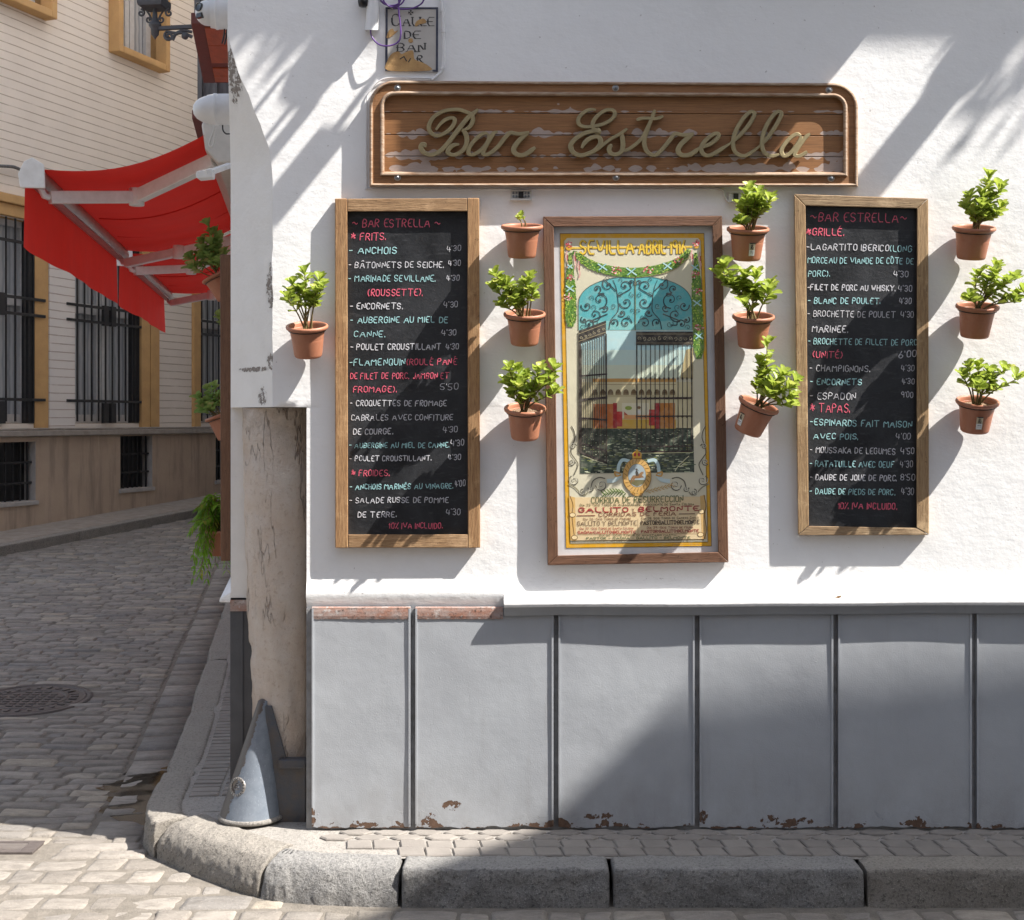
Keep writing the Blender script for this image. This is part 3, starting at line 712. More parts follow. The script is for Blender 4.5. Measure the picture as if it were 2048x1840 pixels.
wl.add([(sx(YB), YB, HB), (9, YB, HB), (9, 14, HB), (sx(14), 14, HB)], [(0, 1, 2, 3)], 0)
wl.build('wall', M['plaster'], bar)
cp = MB(); rows = []                           # chamfered corner above the column
zz = [1.617 + i * 0.03 for i in range(51)]
for z in zz:
    t = smooth01(3.10, 2.50, z); ex = edge_x(max(z, 1.6175)); a = Vector((ex, 0.0, z)); yb = max(0.004, CH * t); b = Vector((sx(yb), yb, z)); row = []
    for k in range(11):
        p = a.lerp(b, k / 10); bul = 0.006 * noise.noise(Vector((p.x * 5, p.z * 3, 1))) + 0.0025 * noise.noise(Vector((p.x * 22, p.z * 22, 8)))
        e = (1 if 0 < k < 10 else 0); nrm = Vector((-0.7, -0.7, 0))
        q = p + nrm * bul * e
        if k == 0 and 1.62 < z < 3.1: q.x += 0.007 * noise.noise(Vector((z * 14, 0, 5))); q.y += 0.0
        row.append(q)
    rows.append(row)
cp.grid(rows, 0, True)
L0 = rows[0]; und = [Vector(p) for p in L0]    # underside over the column niche
cp.add(und + [Vector((sx(CH), CH, 1.617)), Vector((-0.79, CH + .02, 1.617)), Vector((-0.79, 0.0, 1.617))], [tuple(range(len(und))) + (len(und) + 1, len(und) + 2)], 0)
cp.build('corner_chamfer', M['corner'], bar)
ni = MB()
ni.add([(-0.79, 0, 0.0), (-0.79, CH + .02, 0), (-0.79, CH + .02, 1.617), (-0.79, 0, 1.617)], [(0, 1, 2, 3)], 0)
ni.add([(sx(CH), CH, 0.855), (-0.79, CH, 0.855), (-0.79, CH, 1.617), (sx(CH), CH, 1.617)], [(0, 1, 2, 3)], 0)
ni.build('niche', M['corner'], bar)
nd = MB()
zt = W(0, 1216).z
nd.box(sx(CH), -0.80, CH - 0.008, CH + 0.01, -0.02, D(0, 1222, 5.2).z)
nd.box(-1.085, -1.075, CH - 0.014, CH - 0.008, 0.0, D(0, 1222, 5.2).z)
nd.build('side_panel', M['greydark'], bar)
nr_ = MB(); nr_.box(sx(CH), -0.80, CH - 0.012, CH + 0.006, D(0, 1222, 5.2).z, D(0, 1200, 5.2).z); nr_.build('rusty_strip', M['rust'], bar)
sl_ = MB(); sl_.prism([Vector((sx(0.25), 0.25, 0.875)), Vector((sx(0.25) - 0.045, 0.25, 0.85)), Vector((sx(0.25) - 0.05, 0.25, 0.83)), Vector((sx(0.25), 0.25, 0.83))], (-0.6, 3.8, 0)); sl_.build('side_ledge', M['plaster'], bar, bevel=0.006)

# stone column in the niche
cm = MB(); rows = []
for i in range(91):
    z = 0.0 + 1.615 * i / 90; u = z / 1.615
    cx = -0.922 - 0.027 * u; cy = 0.21; r0 = 0.104 + 0.026 * smooth01(0.0, 0.9, u); row = []
    for k in range(56):
        a = 2 * math.pi * k / 56; d = Vector((math.cos(a), math.sin(a), 0)); p = Vector((cx, cy, z)) + d * r0
        nn = 0.006 * noise.noise(Vector((p.x * 6, p.y * 6, z * 3))) + 0.006 * noise.noise(Vector((p.x * 17, p.y * 17, z * 13))) + 0.003 * noise.noise(Vector((p.x * 48, p.y * 48, z * 44)))
        pit = noise.noise(Vector((p.x * 9 + 4, p.y * 9, z * 7)))
        if pit > 0.30: nn -= 0.014 * (pit - 0.30) / 0.3
        q = p + d * nn
        q.x = min(q.x, -0.794); q.y = min(q.y, CH + 0.02); row.append(q)
    rows.append(row)
cm.grid(rows, 0, True, close=True); cm.build('column', M['stone'], bar)

# grey base: panels, joints, rusty heads, moulded ledge
seams = [(613, 624), (821, 831), (1107, 1117), (1389, 1399), (1666, 1676), (1943, 1953), (2226, 2236)]
PZ0, PZ1 = 0.004, W(0, 1216, 0.02).z
bk = MB(); bk.box(-0.79, 2.6, -0.006, 0.012, -0.02, PZ1 - 0.004); bk.build('base_backing', M['gap'], bar)
for i in range(len(seams) - 1):
    x0 = W(seams[i][1], 0, 0.02).x; x1 = W(seams[i + 1][0], 0, 0.02).x
    p = MB(); n = 24; zz = [0.004, 0.012, 0.03, 0.06, 0.12, 0.2, 0.3, 0.4, 0.5, 0.6, 0.7, 0.78, PZ1]
    rows = []
    for z in zz:
        row = []
        for k in range(n + 1):
            x = x0 + (x1 - x0) * k / n
            yy = -0.020 + 0.003 * noise.noise(Vector((x * 3, z * 3, i)))
            zz_ = z
            if z < 0.013: zz_ = z + 0.016 * max(0, noise.noise(Vector((x * 11, i, 0.3)))) + 0.006 * noise.noise(Vector((x * 40, i, 0.3)))
            row.append(Vector((x, yy, zz_)))
        rows.append(row)
    p.grid(rows, 0, True)
    for xs, q in ((x0, 0), (x1, n)):
        for a in range(len(zz) - 1):
            A, B = rows[a][q], rows[a + 1][q]
            fl = 0.004
            f = [A, B, Vector((xs, -0.006, B.z)), Vector((xs, -0.006, A.z))]
            p.add(f, [(0, 1, 2, 3)] if q else [(3, 2, 1, 0)], 0)
    # turned flange at each side of the sheet
    for xs in (x0 + 0.0035, x1 - 0.0035): p.box(xs - 0.0035, xs + 0.0035, -0.026, -0.017, 0.02, PZ1 - 0.002)
    p.add([rows[-1][0], rows[-1][-1], Vector((x1, -0.004, PZ1)), Vector((x0, -0.004, PZ1))], [(0, 1, 2, 3)], 0)
    p.build('base_panel', M['grey'], bar)
    if i < 2:
        h = MB(); xe = x1 if i == 0 else W(1006, 0, .02).x
        r_ = []
        m_ = 40
        for zf, yo in ((W(0, 1238, .02).z, -0.0235), (W(0, 1232, .02).z, -0.0255), (W(0, 1222, .02).z, -0.0255), (W(0, 1215, .02).z, -0.024), (W(0, 1214, .02).z, -0.008)):
            r_.append([Vector((x0 + (xe - x0) * k / m_, yo, zf + (0.004 * noise.noise(Vector((k * .9, i, 0))) if yo == -0.0235 else 0))) for k in range(m_ + 1)])
        h.grid(r_, 0, False); h.build('rusty_strip', M['rust'], bar)
lg = MB(); xa, xb = W(1008, 0, .05).x, 2.6
zr = lambda py: W(0, py, .05).z
prof = [(0.0, zr(1190)), (-0.034, zr(1197)), (-0.054, zr(1200)), (-0.062, zr(1205)), (-0.0635, zr(1210)), (-0.058, zr(1215)), (-0.050, zr(1217)), (-0.048, zr(1222)), (-0.042, zr(1224)), (-0.040, zr(1230)), (-0.034, zr(1233)), (-0.018, zr(1234))]
rows = []
for k in range(81):
    x = xa + (xb - xa) * k / 80; wv = 0.0025 * noise.noise(Vector((x * 2.2, 0, 0))); rows.append([Vector((x, y_ + wv * 1.5, z_ + wv + 0.010 * (x - xa) / 2.2)) for y_, z_ in prof])
lg.grid(rows, 0, True); lg.add(rows[0], [tuple(range(len(prof)))], 0)
lg.build('ledge', [M['grey']], bar)
lw = MB(); r2 = [[p + Vector((0, -0.0012, 0.0012)) for p in r_[0:6]] for r_ in rows]; lw.grid(r2, 0, True); lw.build('ledge_whitewash', M['plaster'], bar)

# upper storeys out of the picture: a balcony with solid sides, a long eave above it
bl = MB()
BX0, BX1, BO, BZ = 0.665, 1.965, 0.40, 3.785
bl.box(BX0, BX1, -BO, -0.003, BZ, BZ + 0.12); bl.box(BX0, BX1, -BO, -BO + 0.07, BZ + 0.124, BZ + 0.92)
bl.box(BX0, BX0 + 0.07, -BO + 0.073, -0.003, BZ + 0.124, BZ + 0.92); bl.box(BX1 - 0.07, BX1, -BO + 0.073, -0.003, BZ + 0.124, BZ + 0.92)
bl.build('balcony', M['plaster'], bar, bevel=0.008)
ev = MB(); ev.box(1.0, 8.5, -0.82, -0.003, 5.95, 6.10); ev.build('upper_balcony', M['plaster'], bar, bevel=0.01)
rl = MB()
for k in range(40):
    x = 1.05 + k * 0.19; rl.box(x, x + .016, -0.80, -0.784, 6.104, 7.0)
rl.box(1.0, 8.5, -0.81, -0.775, 7.0, 7.03); rl.build('railing', M['iron'], bar)

# ------------------------------------------------------------------ stroke lettering
GL = {'A': '00 26 40|12 32', 'B': '00 06 26 35 34 23 03|23 32 31 20 00', 'C': '35 26 16 05 01 10 20 31', 'D': '00 06 16 35 31 10 00', 'E': '36 06 00 30|03 23', 'F': '36 06 00|03 23',
      'G': '35 26 16 05 01 10 20 31 33 23', 'H': '06 00|36 30|03 33', 'I': '06 00', 'J': '26 21 10 01', 'K': '06 00|36 03 30', 'L': '06 00 30', 'M': '00 06 23 46 40', 'N': '00 06 30 36',
      'O': '16 05 01 10 20 31 35 26 16', 'P': '00 06 26 35 34 23 03', 'Q': '16 05 01 10 20 31 35 26 16|22 30', 'R': '00 06 26 35 34 23 03|13 30', 'S': '35 26 16 05 04 13 23 32 31 20 10 01',
      'T': '06 46|26 20', 'U': '06 01 10 20 31 36', 'V': '06 20 46', 'W': '06 10 24 30 46', 'X': '06 30|36 00', 'Y': '06 23 46|23 20', 'Z': '06 36 00 30',
      '0': '16 05 01 10 20 31 35 26 16', '1': '04 16 10', '2': '05 16 26 35 34 00 30', '3': '05 16 26 35 34 23 13|23 32 31 20 10 01', '4': '16 02 42|35 30', '5': '36 06 03 23 32 31 20 10 01',
      '6': '26 14 02 01 10 20 31 32 23 13 02', '7': '06 36 10', '8': '13 04 05 16 26 35 34 23 13 02 01 10 20 31 32 23', '9': '34 23 13 04 05 16 26 35 34 30',
      "'": '06 05', '.': '00 01', ',': '11 00', '-': '03 23', '(': '16 04 02 10', ')': '06 14 12 00', '~': '03 14 23 32 43', '*': '02 35|05 32|03 34|16 21', '%': '00 36|06 05|30 31', ':': '01 02|04 05', '+': '02 04|13 13'}
ACC = {'É': ('E', '17 28'), 'Â': ('A', '17 28 37'), 'Ô': ('O', '07 18 27'), '·': ('', '03 04')}
def glyph(ch):
    ext = ''
    if ch in ACC: b, ext = ACC[ch]; s_ = (GL[b] + '|' if b else '') + ext
    else: s_ = GL.get(ch.upper(), '')
    st = [[(int(q[0]), int(q[1])) for q in part.split()] for part in s_.split('|') if part]
    wd = max((p[0] for l in st for p in l), default=2)
    return st, wd
def layout(text, gap=1.5, space=2.6):
    x = 0.0; out = []
    for ch in text:
        if ch == ' ': x += space; continue
        st, wd = glyph(ch); sc = 0.8 if ch.islower() else 1.0
        out += [[(x + p[0] * sc, p[1] * sc) for p in l] for l in st]; x += wd * sc + gap
    return out, max(x - gap, 1)
def rounded(l):                                # soften corners of a handwritten stroke
    if len(l) < 3: return l
    closed = l[0] == l[-1]; out = [] if closed else [l[0]]
    n = len(l)
    for i in range(n - 1 if closed else n):
        if not closed and i in (0, n - 1): continue
        a, b, c = l[i - 1 if i else n - 2], l[i], l[(i + 1) % n if not closed else (i + 1)]
        out += [tuple(b[k] + (a[k] - b[k]) * 0.28 for k in (0, 1)), tuple(b[k] + (c[k] - b[k]) * 0.28 for k in (0, 1))]
    if closed: out.append(out[0])
    else: out.append(l[-1])
    return out
def text_px(text, x0, x1, yb0, yb1, h, jit=0.0, slant=0.0, curve=True):
    st, wd = layout(text); out = []
    ph = random.uniform(0, 10)
    for l in st:
        l2 = rounded(l) if curve else l
        jx, jy = random.uniform(-jit, jit), random.uniform(-jit, jit)
        o = []
        for (u, v) in l2:
            t = (u + slant * v) / wd; px = x0 + (x1 - x0) * t + jx + jit * 0.5 * noise.noise(Vector((u * .9, v * .6, ph)))
            py = (yb0 + (yb1 - yb0) * t) - v / 6 * h + jy + jit * noise.noise(Vector((u * .5, v * .5, ph + 5)))
            o.append((px, py))
        out.append(o)
    return out
def ink(mb, lines, wpx, o, th=0.0011, mat=0, col=None, serif=False):
    """strokes in photo pixels -> raised flat-topped strokes lying on the plane o metres in front of the wall"""
    cnt = 0
    for l in lines:
        for i in range(len(l) - 1):
            a, b = l[i], l[i + 1]; dx, dy = b[0] - a[0], b[1] - a[1]; L = math.hypot(dx, dy)
            if L < 0.05: continue
            ww = wpx
            if serif:
                ww = wpx * (0.45 + 0.75 * abs(dy) / L) if dx * dy >= 0 or abs(dy) / L > 0.97 else wpx * 0.5
            ex, ey = dx / L * ww * 0.3, dy / L * ww * 0.3; nx, ny = -dy / L * ww / 2, dx / L * ww / 2
            A, B = (a[0] - ex, a[1] - ey), (b[0] + ex, b[1] + ey)
            cnt += 1; h = th * (1 + 0.06 * (cnt % 7))
            q = [W(A[0] + nx, A[1] + ny, o), W(B[0] + nx, B[1] + ny, o), W(B[0] - nx, B[1] - ny, o), W(A[0] - nx, A[1] - ny, o)]
            k = 0.7
            t_ = [W(A[0] + nx * k, A[1] + ny * k, o + h), W(B[0] + nx * k, B[1] + ny * k, o + h), W(B[0] - nx * k, B[1] - ny * k, o + h), W(A[0] - nx * k, A[1] - ny * k, o + h)]
            mb.add(q + t_, [(4, 5, 6, 7), (0, 1, 5, 4), (1, 2, 6, 5), (2, 3, 7, 6), (3, 0, 4, 7)], mat, False, col)
        if serif and l:
            for p in (l[0], l[-1]):
                cnt += 1; h = th * (1 + 0.06 * (cnt % 7)); sw = wpx * 1.15; sh = wpx * 0.24
                mb.add([W(p[0] - sw, p[1] - sh, o + h), W(p[0] + sw, p[1] - sh, o + h), W(p[0] + sw, p[1] + sh, o + h), W(p[0] - sw, p[1] + sh, o + h)], [(3, 2, 1, 0)], mat, False, col)

# ------------------------------------------------------------------ bar sign
sg = thing('bar_sign', 'wide brown wooden sign with brass script lettering above the menus', 'sign', W(1227, 372, 0))
def swarp(px, py): return (px, py + (px - 739) / 977 * 5.5 * (1 - (py - 161) / 212))
def rrect(d, r=50.0, n=10):
    x0, x1, y0, y1 = 739 + d, 1716 - d, 161 + d, 373 - d; r = max(r - d, 6); P = [(x0, y1)]
    for k in range(n + 1):
        a = math.pi + math.pi / 2 * k / n; P.append((x0 + r + r * math.cos(a), y0 + r + r * math.sin(a)))
    for k in range(n + 1):
        a = -math.pi / 2 + math.pi / 2 * k / n; P.append((x1 - r + r * math.cos(a), y0 + r + r * math.sin(a)))
    P.append((x1, y1)); return [swarp(*p) for p in P]
def sweep(prof, mat, nm):
    m_ = MB(); rows = [[W(px, py, o) for (px, py) in rrect(d)] for (d, o) in prof]
    m_.grid([[r[k] for r in rows] + [] for k in range(len(rows[0]))] + [[r[0] for r in rows]], 0, False); return m_.build(nm, mat, sg)
sweep([(6.0, 0.035), (6.5, 0.033), (7, 0.032), (21, 0.032)], M['signframe'], 'frame')
sweep([(0, 0.0), (0, 0.036), (1.5, 0.040), (3.5, 0.041), (5.5, 0.038), (6.0, 0.0352)], M['bare'], 'edge_bead')
sweep([(21, 0.0325), (22, 0.040), (24, 0.043), (26.5, 0.042), (28.5, 0.036), (29.5, 0.024), (30, 0.012)], M['bare'], 'moulding')
pn = MB()
ys_ = [190, 225, 269, 312, 345]
for k in range(4):
    a, b = ys_[k] + 0.7, ys_[k + 1] - 0.7
    v = [W(*swarp(x_, y_), 0.016) for x_, y_ in ((767, b), (1688, b), (1688, a), (767, a))]
    pn.prism(v, (0, 0.012, 0))
pn.build('plank_panel', M['signwood'], sg, bevel=0.0015)
def conv(o0, pts): return [(o0[0] + x / 7.79, o0[1] + y / 7.79) for x, y in pts]
A1, A2, A3 = (830, 200), (1120, 200), (1370, 200)
SCRIPT = [
 (A1, [(325,465),(400,370),(490,300),(580,280),(620,315),(600,385),(540,460),(440,530),(340,555),(250,515),(215,430),(240,340),(310,250),(420,185),(540,155),(680,150),(790,185),(870,220),(902,285),(890,355),(850,420),(790,455),(730,462)], 1.0),
 (A1, [(985,145),(920,200),(850,250),(780,330),(700,430),(600,560),(500,690),(400,790),(300,845),(210,850),(130,810),(92,745),(110,692),(150,695),(155,735)], 1.15),
 (A1, [(730,462),(785,520),(808,620),(790,720),(730,800),(640,850),(560,850),(512,815),(530,760),(600,705),(690,688)], 1.1),
 (A1, [(1140,530),(1080,518),(1000,562),(900,662),(845,750),(832,820),(870,855),(950,835),(1040,770),(1110,690),(1155,600),(1140,530)], 1.0),
 (A1, [(1290,492),(1220,525),(1150,640),(1075,775),(1062,835),(1120,850),(1200,810),(1300,720),(1400,590),(1480,512),(1560,522),(1640,528),(1780,497)], 1.05),
 (A1, [(1775,500),(1700,555),(1600,660),(1545,740),(1540,800),(1590,850),(1680,860),(1780,810),(1875,735)], 1.2),
 (A2, [(560,155),(490,147),(400,177),(310,252),(282,330),(312,392),(400,418),(520,408),(660,380),(780,320),(850,242),(845,180),(790,152),(700,167),(600,232),(530,312),(507,390),(530,455),(590,485),(630,505)], 0.95),
 (A2, [(630,490),(540,482),(400,512),(270,582),(182,672),(167,742),(210,820),(300,860),(400,850),(520,800),(600,730),(635,655),(612,590),(560,572),(460,602),(380,672),(338,750)], 1.15),
 (A2, [(560,795),(680,692),(800,602),(930,532),(1050,447)], 0.85),
 (A2, [(960,505),(975,620),(980,720),(950,810),(870,850),(790,830),(765,770),(790,718),(820,712)], 1.1),
 (A2, [(980,800),(1080,760),(1200,672),(1290,575),(1380,400),(1440,262),(1480,150)], 0.9),
 (A2, [(1442,262),(1372,430),(1322,580),(1312,680),(1342,780),(1402,842),(1480,860),(1560,802),(1650,702),(1720,612),(1790,530),(1880,540),(1960,546),(2085,516)], 1.05),
 (A2, [(1190,312),(1270,287),(1380,285),(1500,290),(1610,252)], 0.9),
 (A2, [(2080,520),(1980,600),(1885,690),(1842,770),(1862,838),(1930,864),(2020,852),(2090,815),(2160,755)], 1.2),
 (A3, [(205,755),(300,722),(400,682),(500,602),(525,542),(480,522),(400,562),(300,652),(252,742),(267,820),(330,865),(420,850),(560,770),(700,680)], 1.05),
 (A3, [(700,680),(800,600),(920,480),(1020,350),(1080,232),(1060,187),(1000,195),(900,300),(812,440),(762,570),(748,690),(772,790),(832,850),(930,870),(1030,822),(1150,730)], 1.0),
 (A3, [(1150,730),(1260,620),(1370,470),(1470,300),(1502,212),(1460,182),(1390,222),(1290,360),(1222,520),(1198,680),(1222,790),(1290,860),(1380,870),(1470,845)], 1.0),
 (A3, [(1808,560),(1740,532),(1640,592),(1550,692),(1502,782),(1522,855),(1570,870),(1650,820),(1730,720),(1795,620),(1808,560)], 1.0),
 (A3, [(1950,522),(1870,592),(1790,702),(1725,800),(1712,858),(1770,875),(1850,842),(1905,802)], 1.0)]
lt = MB()
for si, (o0, pts, kw) in enumerate(SCRIPT):
    C_ = catmull([(*q, 0) for q in conv(o0, pts)], 5); n = len(C_); rows = []
    for i in range(n):
        t = (C_[min(i + 1, n - 1)] - C_[max(i - 1, 0)]).normalized(); nx = Vector((-t.y, t.x, 0))
        wv = 4.0 * kw * (1.0 + 0.22 * abs(t.y) - 0.1); u = i / (n - 1)
        wv *= min(1, 0.55 + 6 * min(u, 1 - u))
        h = 0.0395 + 0.0016 * u + 0.0003 * si; b_ = 0.026
        row = []
        for (k, oo) in ((1, b_), (1, h - 0.0028), (0.72, h), (-0.72, h), (-1, h - 0.0028), (-1, b_)):
            p = C_[i] + nx * wv * k; row.append(W(p.x, p.y, oo))
        rows.append(row)
    lt.grid(rows, 0, False, close=True); lt.add(rows[0], [tuple(range(6))]); lt.add(rows[-1], [tuple(range(5, -1, -1))])
d0 = W(1195, 263, .031); lt.lathe([(0.0, .0105), (.012, .009), (.0145, 0.004), (.0145, -.006)], 20, Matrix.Translation(d0) @ Matrix.Rotation(R(90), 4, 'X'))
lt.build('lettering', M['brass'], sg)
for (bx, by) in ((795, 176), (1231, 176), (1658, 180), (795, 355), (1232, 355), (1662, 357)):
    b = MB(); Mx = Matrix.Translation(W(bx, by, 0.0325)) @ Matrix.Rotation(R(90), 4, 'X')
    b.lathe([(0.0135, 0), (0.0135, .0012), (0.0095, .0016)], 24, Mx); bo = b.build('washer', M['washer'], sg)
    b2 = MB(); b2.lathe([(0.0095, .0012), (0.0095, .004), (0.0055, 0.0045), (0.0, .0035)], 18, Mx); b2.lathe([(0.0058, .003), (.0058, .009), (.0035, .0105), (0, .0107)], 6, Mx, smooth=False)
    b2.build('bolt', M['steel'], sg)

# ------------------------------------------------------------------ framed boards
def quad_rail(mb, q, o0, o1, mat=0):           # q: px corners
    mb.prism([W(x, y, o1) for x, y in q], W(q[0][0], q[0][1], o0) - W(q[0][0], q[0][1], o1), mat)
def menu(name_lab, outer, inner, butt, mats, lines, base):
    t = thing('menu_board', name_lab, 'menu board', W(*base, 0), 'framed chalk menus on the wall')
    (TL, TR, BR, BL), (tl, tr, br, bl) = outer, inner
    F0, F1 = 0.004, 0.036
    if butt:
        rails = [([TL, (tl[0], TL[1]), (bl[0], BL[1]), BL], 0), ([(tr[0], TR[1]), TR, BR, (br[0], BR[1])], 0), ([(tl[0] + .6, TL[1] + .5), (tr[0] - .6, TR[1] + .5), tr, tl], 1), ([bl, br, (br[0] - .6, BR[1] - .5), (bl[0] + .6, BL[1] - .5)], 1)]
    else:
        rails = [([TL, tl, bl, BL], 0), ([tr, TR, BR, br], 0), ([TL, TR, tr, tl], 1), ([bl, br, BR, BL], 1)]
        e = 0.5
        rails = [([(TL[0], TL[1] + e), (tl[0], tl[1] + e), (bl[0], bl[1] - e), (BL[0], BL[1] - e)], 0), ([(tr[0], tr[1] + e), (TR[0], TR[1] + e), (BR[0], BR[1] - e), (br[0], br[1] - e)], 0), ([TL, TR, tr, tl], 1), ([bl, br, BR, BL], 1)]
    for q, k in rails:
        m_ = MB(); quad_rail(m_, q, F0, F1 - (0.0007 if k else 0)); m_.build('frame_rail', mats[k], t, bevel=0.0028)
    b = MB(); n = 40; rows = []
    for i in range(n + 1):
        rr = []
        for k in range(n + 1):
            u, v = k / n, i / n; a = Vector((*tl, 0)).lerp(Vector((*tr, 0)), u); c = Vector((*bl, 0)).lerp(Vector((*br, 0)), u); p = a.lerp(c, v)
            rr.append(W(p.x, p.y, 0.0125 + 0.0006 * noise.noise(Vector((p.x * .02, p.y * .02, 4)))))
        rows.append(rr)
    b.grid(rows, 0, True); b.build('slate', M['board'], t)
    per = {'P': MB(), 'B': MB(), 'W': MB()}
    for (c, txt, x0, x1, y0, y1, h, wp) in lines:
        ink(per[c], text_px(txt, x0, x1, y0, y1, h, 0.62, 0.05), wp * random.uniform(0.76, 0.98), 0.0126, 0.0009)
    for c in 'PBW':
        per[c].build('chalk_writing', M['chalk' + c], t)
    return t
L1 = [('P', '~ BAR ESTRELLA ~', 705, 880, 454, 454, 15.5, 1.9), ('P', '* FRITS.', 703, 771, 480, 480, 13.5, 1.9), ('B', '- ANCHOIS', 699, 792, 507, 507, 12.5, 1.9), ('W', "4'30", 893, 921, 504, 501, 11, 1.4),
      ('W', '- BÂTONNETS DE SEICHE.', 697, 887, 536, 535, 11.5, 1.8), ('W', "4'30", 896, 921, 532, 531, 11, 1.4), ('B', '- MARINADE SEVILLANE.', 697, 870, 563, 563, 12, 1.8), ('W', "4'30", 892, 918, 562, 561, 11, 1.4),
      ('P', '(ROUSSETTE).', 736, 844, 592, 591, 13, 1.8), ('W', '- ENCORNETS.', 700, 804, 618, 618, 11.5, 1.8), ('W', "4'30", 887, 915, 615, 614, 11.5, 1.4), ('B', '- AUBERGINE AU MIEL DE', 701, 895, 646, 645, 11.5, 1.8),
      ('B', 'CANNE.', 708, 769, 674, 674, 11.5, 1.8), ('W', "4'30", 883, 912, 671, 670, 11, 1.4), ('W', '- POULET CROUSTILLANT', 701, 881, 700, 699, 11.5, 1.8), ('W', "4'30", 891, 917, 699, 698, 11, 1.4),
      ('B', '-FLAMENQUIN', 699, 810, 731, 730, 12.5, 1.9), ('P', '(ROULÉ PANÉ', 814, 913, 730, 729, 12, 1.8), ('P', 'DE FILET DE PORC, JAMBON ET', 700, 897, 758, 757, 11.5, 1.8), ('P', 'FROMAGE).', 706, 792, 785, 784, 11.5, 1.8),
      ('W', "5'50", 880, 916, 780, 779, 12.5, 1.5), ('W', '- CROQUETTES DE FROMAGE', 700, 893, 812, 812, 11, 1.8), ('W', 'CABRALES AVEC CONFITURE', 702, 906, 841, 840, 11, 1.8), ('W', 'DE COURGE.', 706, 785, 869, 868, 11, 1.8),
      ('W', "4'30", 885, 915, 865, 864, 11.5, 1.5), ('B', '- AUBERGINE AU MIEL DE CANNE.', 699, 898, 896, 895, 10, 1.7), ('W', "4'30", 901, 927, 892, 891, 12, 1.5), ('W', '- POULET CROUSTILLANT.', 699, 862, 922, 921, 10, 1.7),
      ('W', "4'30", 895, 921, 920, 919, 11, 1.5), ('P', '* FROIDES.', 703, 778, 952, 952, 11.5, 1.8), ('B', '- ANCHOIS MARINÉS AU VINAGRE.', 700, 906, 979, 977, 10, 1.7), ('W', "4'00", 909, 930, 974, 972, 12, 1.5),
      ('W', '- SALADE RUSSE DE POMME', 699, 896, 1006, 1005, 10.5, 1.7), ('W', 'DE TERRE.', 716, 792, 1035, 1034, 10.5, 1.7), ('W', "4'30", 892, 920, 1030, 1029, 12, 1.5), ('P', '10% IVA INCLUIDO.', 778, 884, 1057, 1057, 11, 1.8)]
L2 = [('P', '~BAR ESTRELLA~', 1621, 1812, 442, 445, 17.5, 2.0), ('P', '*GRILLÉ.', 1613, 1687, 471, 471, 14, 1.9), ('W', '-LAGARTITO IBERICO', 1614, 1777, 500, 502, 12, 1.8), ('B', '(LONG', 1780, 1823, 503, 504, 12, 1.8),
      ('B', 'MORCEAU DE VIANDE DE CÔTE DE', 1615, 1826, 526, 528, 11.5, 1.8), ('B', 'PORC).', 1616, 1659, 553, 553, 11.5, 1.8), ('W', "4'30", 1786, 1816, 553, 554, 11.5, 1.5), ('W', '-FILET DE PORC AU WHISKY.', 1615, 1790, 580, 582, 11, 1.8),
      ('W', "4'30", 1796, 1823, 582, 583, 12, 1.5), ('B', '- BLANC DE POULET.', 1616, 1760, 607, 608, 11.5, 1.8), ('W', "4'30", 1798, 1822, 608, 608, 12, 1.5), ('W', '- BROCHETTE DE POULET', 1615, 1790, 633, 635, 11.5, 1.8),
      ('W', "4'30", 1801, 1827, 634, 635, 12, 1.5), ('W', 'MARINEE.', 1624, 1695, 664, 665, 12.5, 1.8), ('B', '- BROCHETTE DE FILLET DE PORC', 1616, 1834, 688, 691, 11.5, 1.8), ('P', '(UNITÉ)', 1626, 1684, 715, 716, 12.5, 1.8),
      ('W', "6'00", 1798, 1832, 716, 713, 13, 1.6), ('W', '- CHAMPIGNONS.', 1619, 1739, 742, 744, 12, 1.8), ('W', "4'30", 1802, 1828, 742, 742, 12, 1.5), ('B', '- ENCORNETS', 1620, 1722, 769, 770, 11.5, 1.8), ('W', "4'30", 1803, 1828, 768, 768, 11, 1.5),
      ('W', '- ESPADON', 1620, 1711, 798, 799, 13, 1.8), ('W', "9'00", 1803, 1826, 795, 795, 11, 1.5), ('P', '* TAPAS.', 1621, 1699, 824, 825, 17, 1.9), ('B', '-ESPINARDS FAIT MAISON', 1620, 1823, 850, 855, 12, 1.8),
      ('B', 'AVEC POIS.', 1627, 1715, 878, 879, 11, 1.8), ('W', "4'00", 1791, 1821, 878, 878, 12, 1.5), ('W', '- MOUSSAKA DE LEGUMES', 1620, 1790, 905, 909, 11.5, 1.8), ('W', "4'50", 1801, 1828, 908, 908, 12, 1.5),
      ('B', '- RATATUILLE AVEC OEUF', 1620, 1787, 933, 935, 11.5, 1.8), ('W', "4'30", 1800, 1825, 934, 934, 12, 1.5), ('W', '- DAUBE DE JOUE DE PORC.', 1620, 1793, 960, 962, 11, 1.8), ('W', "8'50", 1801, 1829, 961, 961, 12.5, 1.5),
      ('B', '- DAUBE DE PIEDS DE PORC.', 1620, 1789, 988, 990, 11, 1.8), ('W', "4'30", 1802, 1827, 989, 989, 13, 1.5), ('P', '10% IVA INCLUIDO.', 1676, 1793, 1017, 1019, 12, 1.9)]
menu('tall chalk menu starting with FRITS, left of the bullfight poster', [(670, 397), (958.5, 396), (960.5, 1096), (670.5, 1096)], [(694.5, 423), (935, 422.5), (936, 1069), (696, 1069)], True, (M['fr_z'], M['fr_x']), L1, (815, 1096))
menu('tall chalk menu starting with GRILLÉ, right of the bullfight poster', [(1588, 388), (1856.5, 397), (1858, 1070), (1596, 1071)], [(1611, 411.5), (1834, 417), (1833, 1056), (1617.5, 1052)], False, (M['fr2_z'], M['fr2_x']), L2, (1725, 1070))

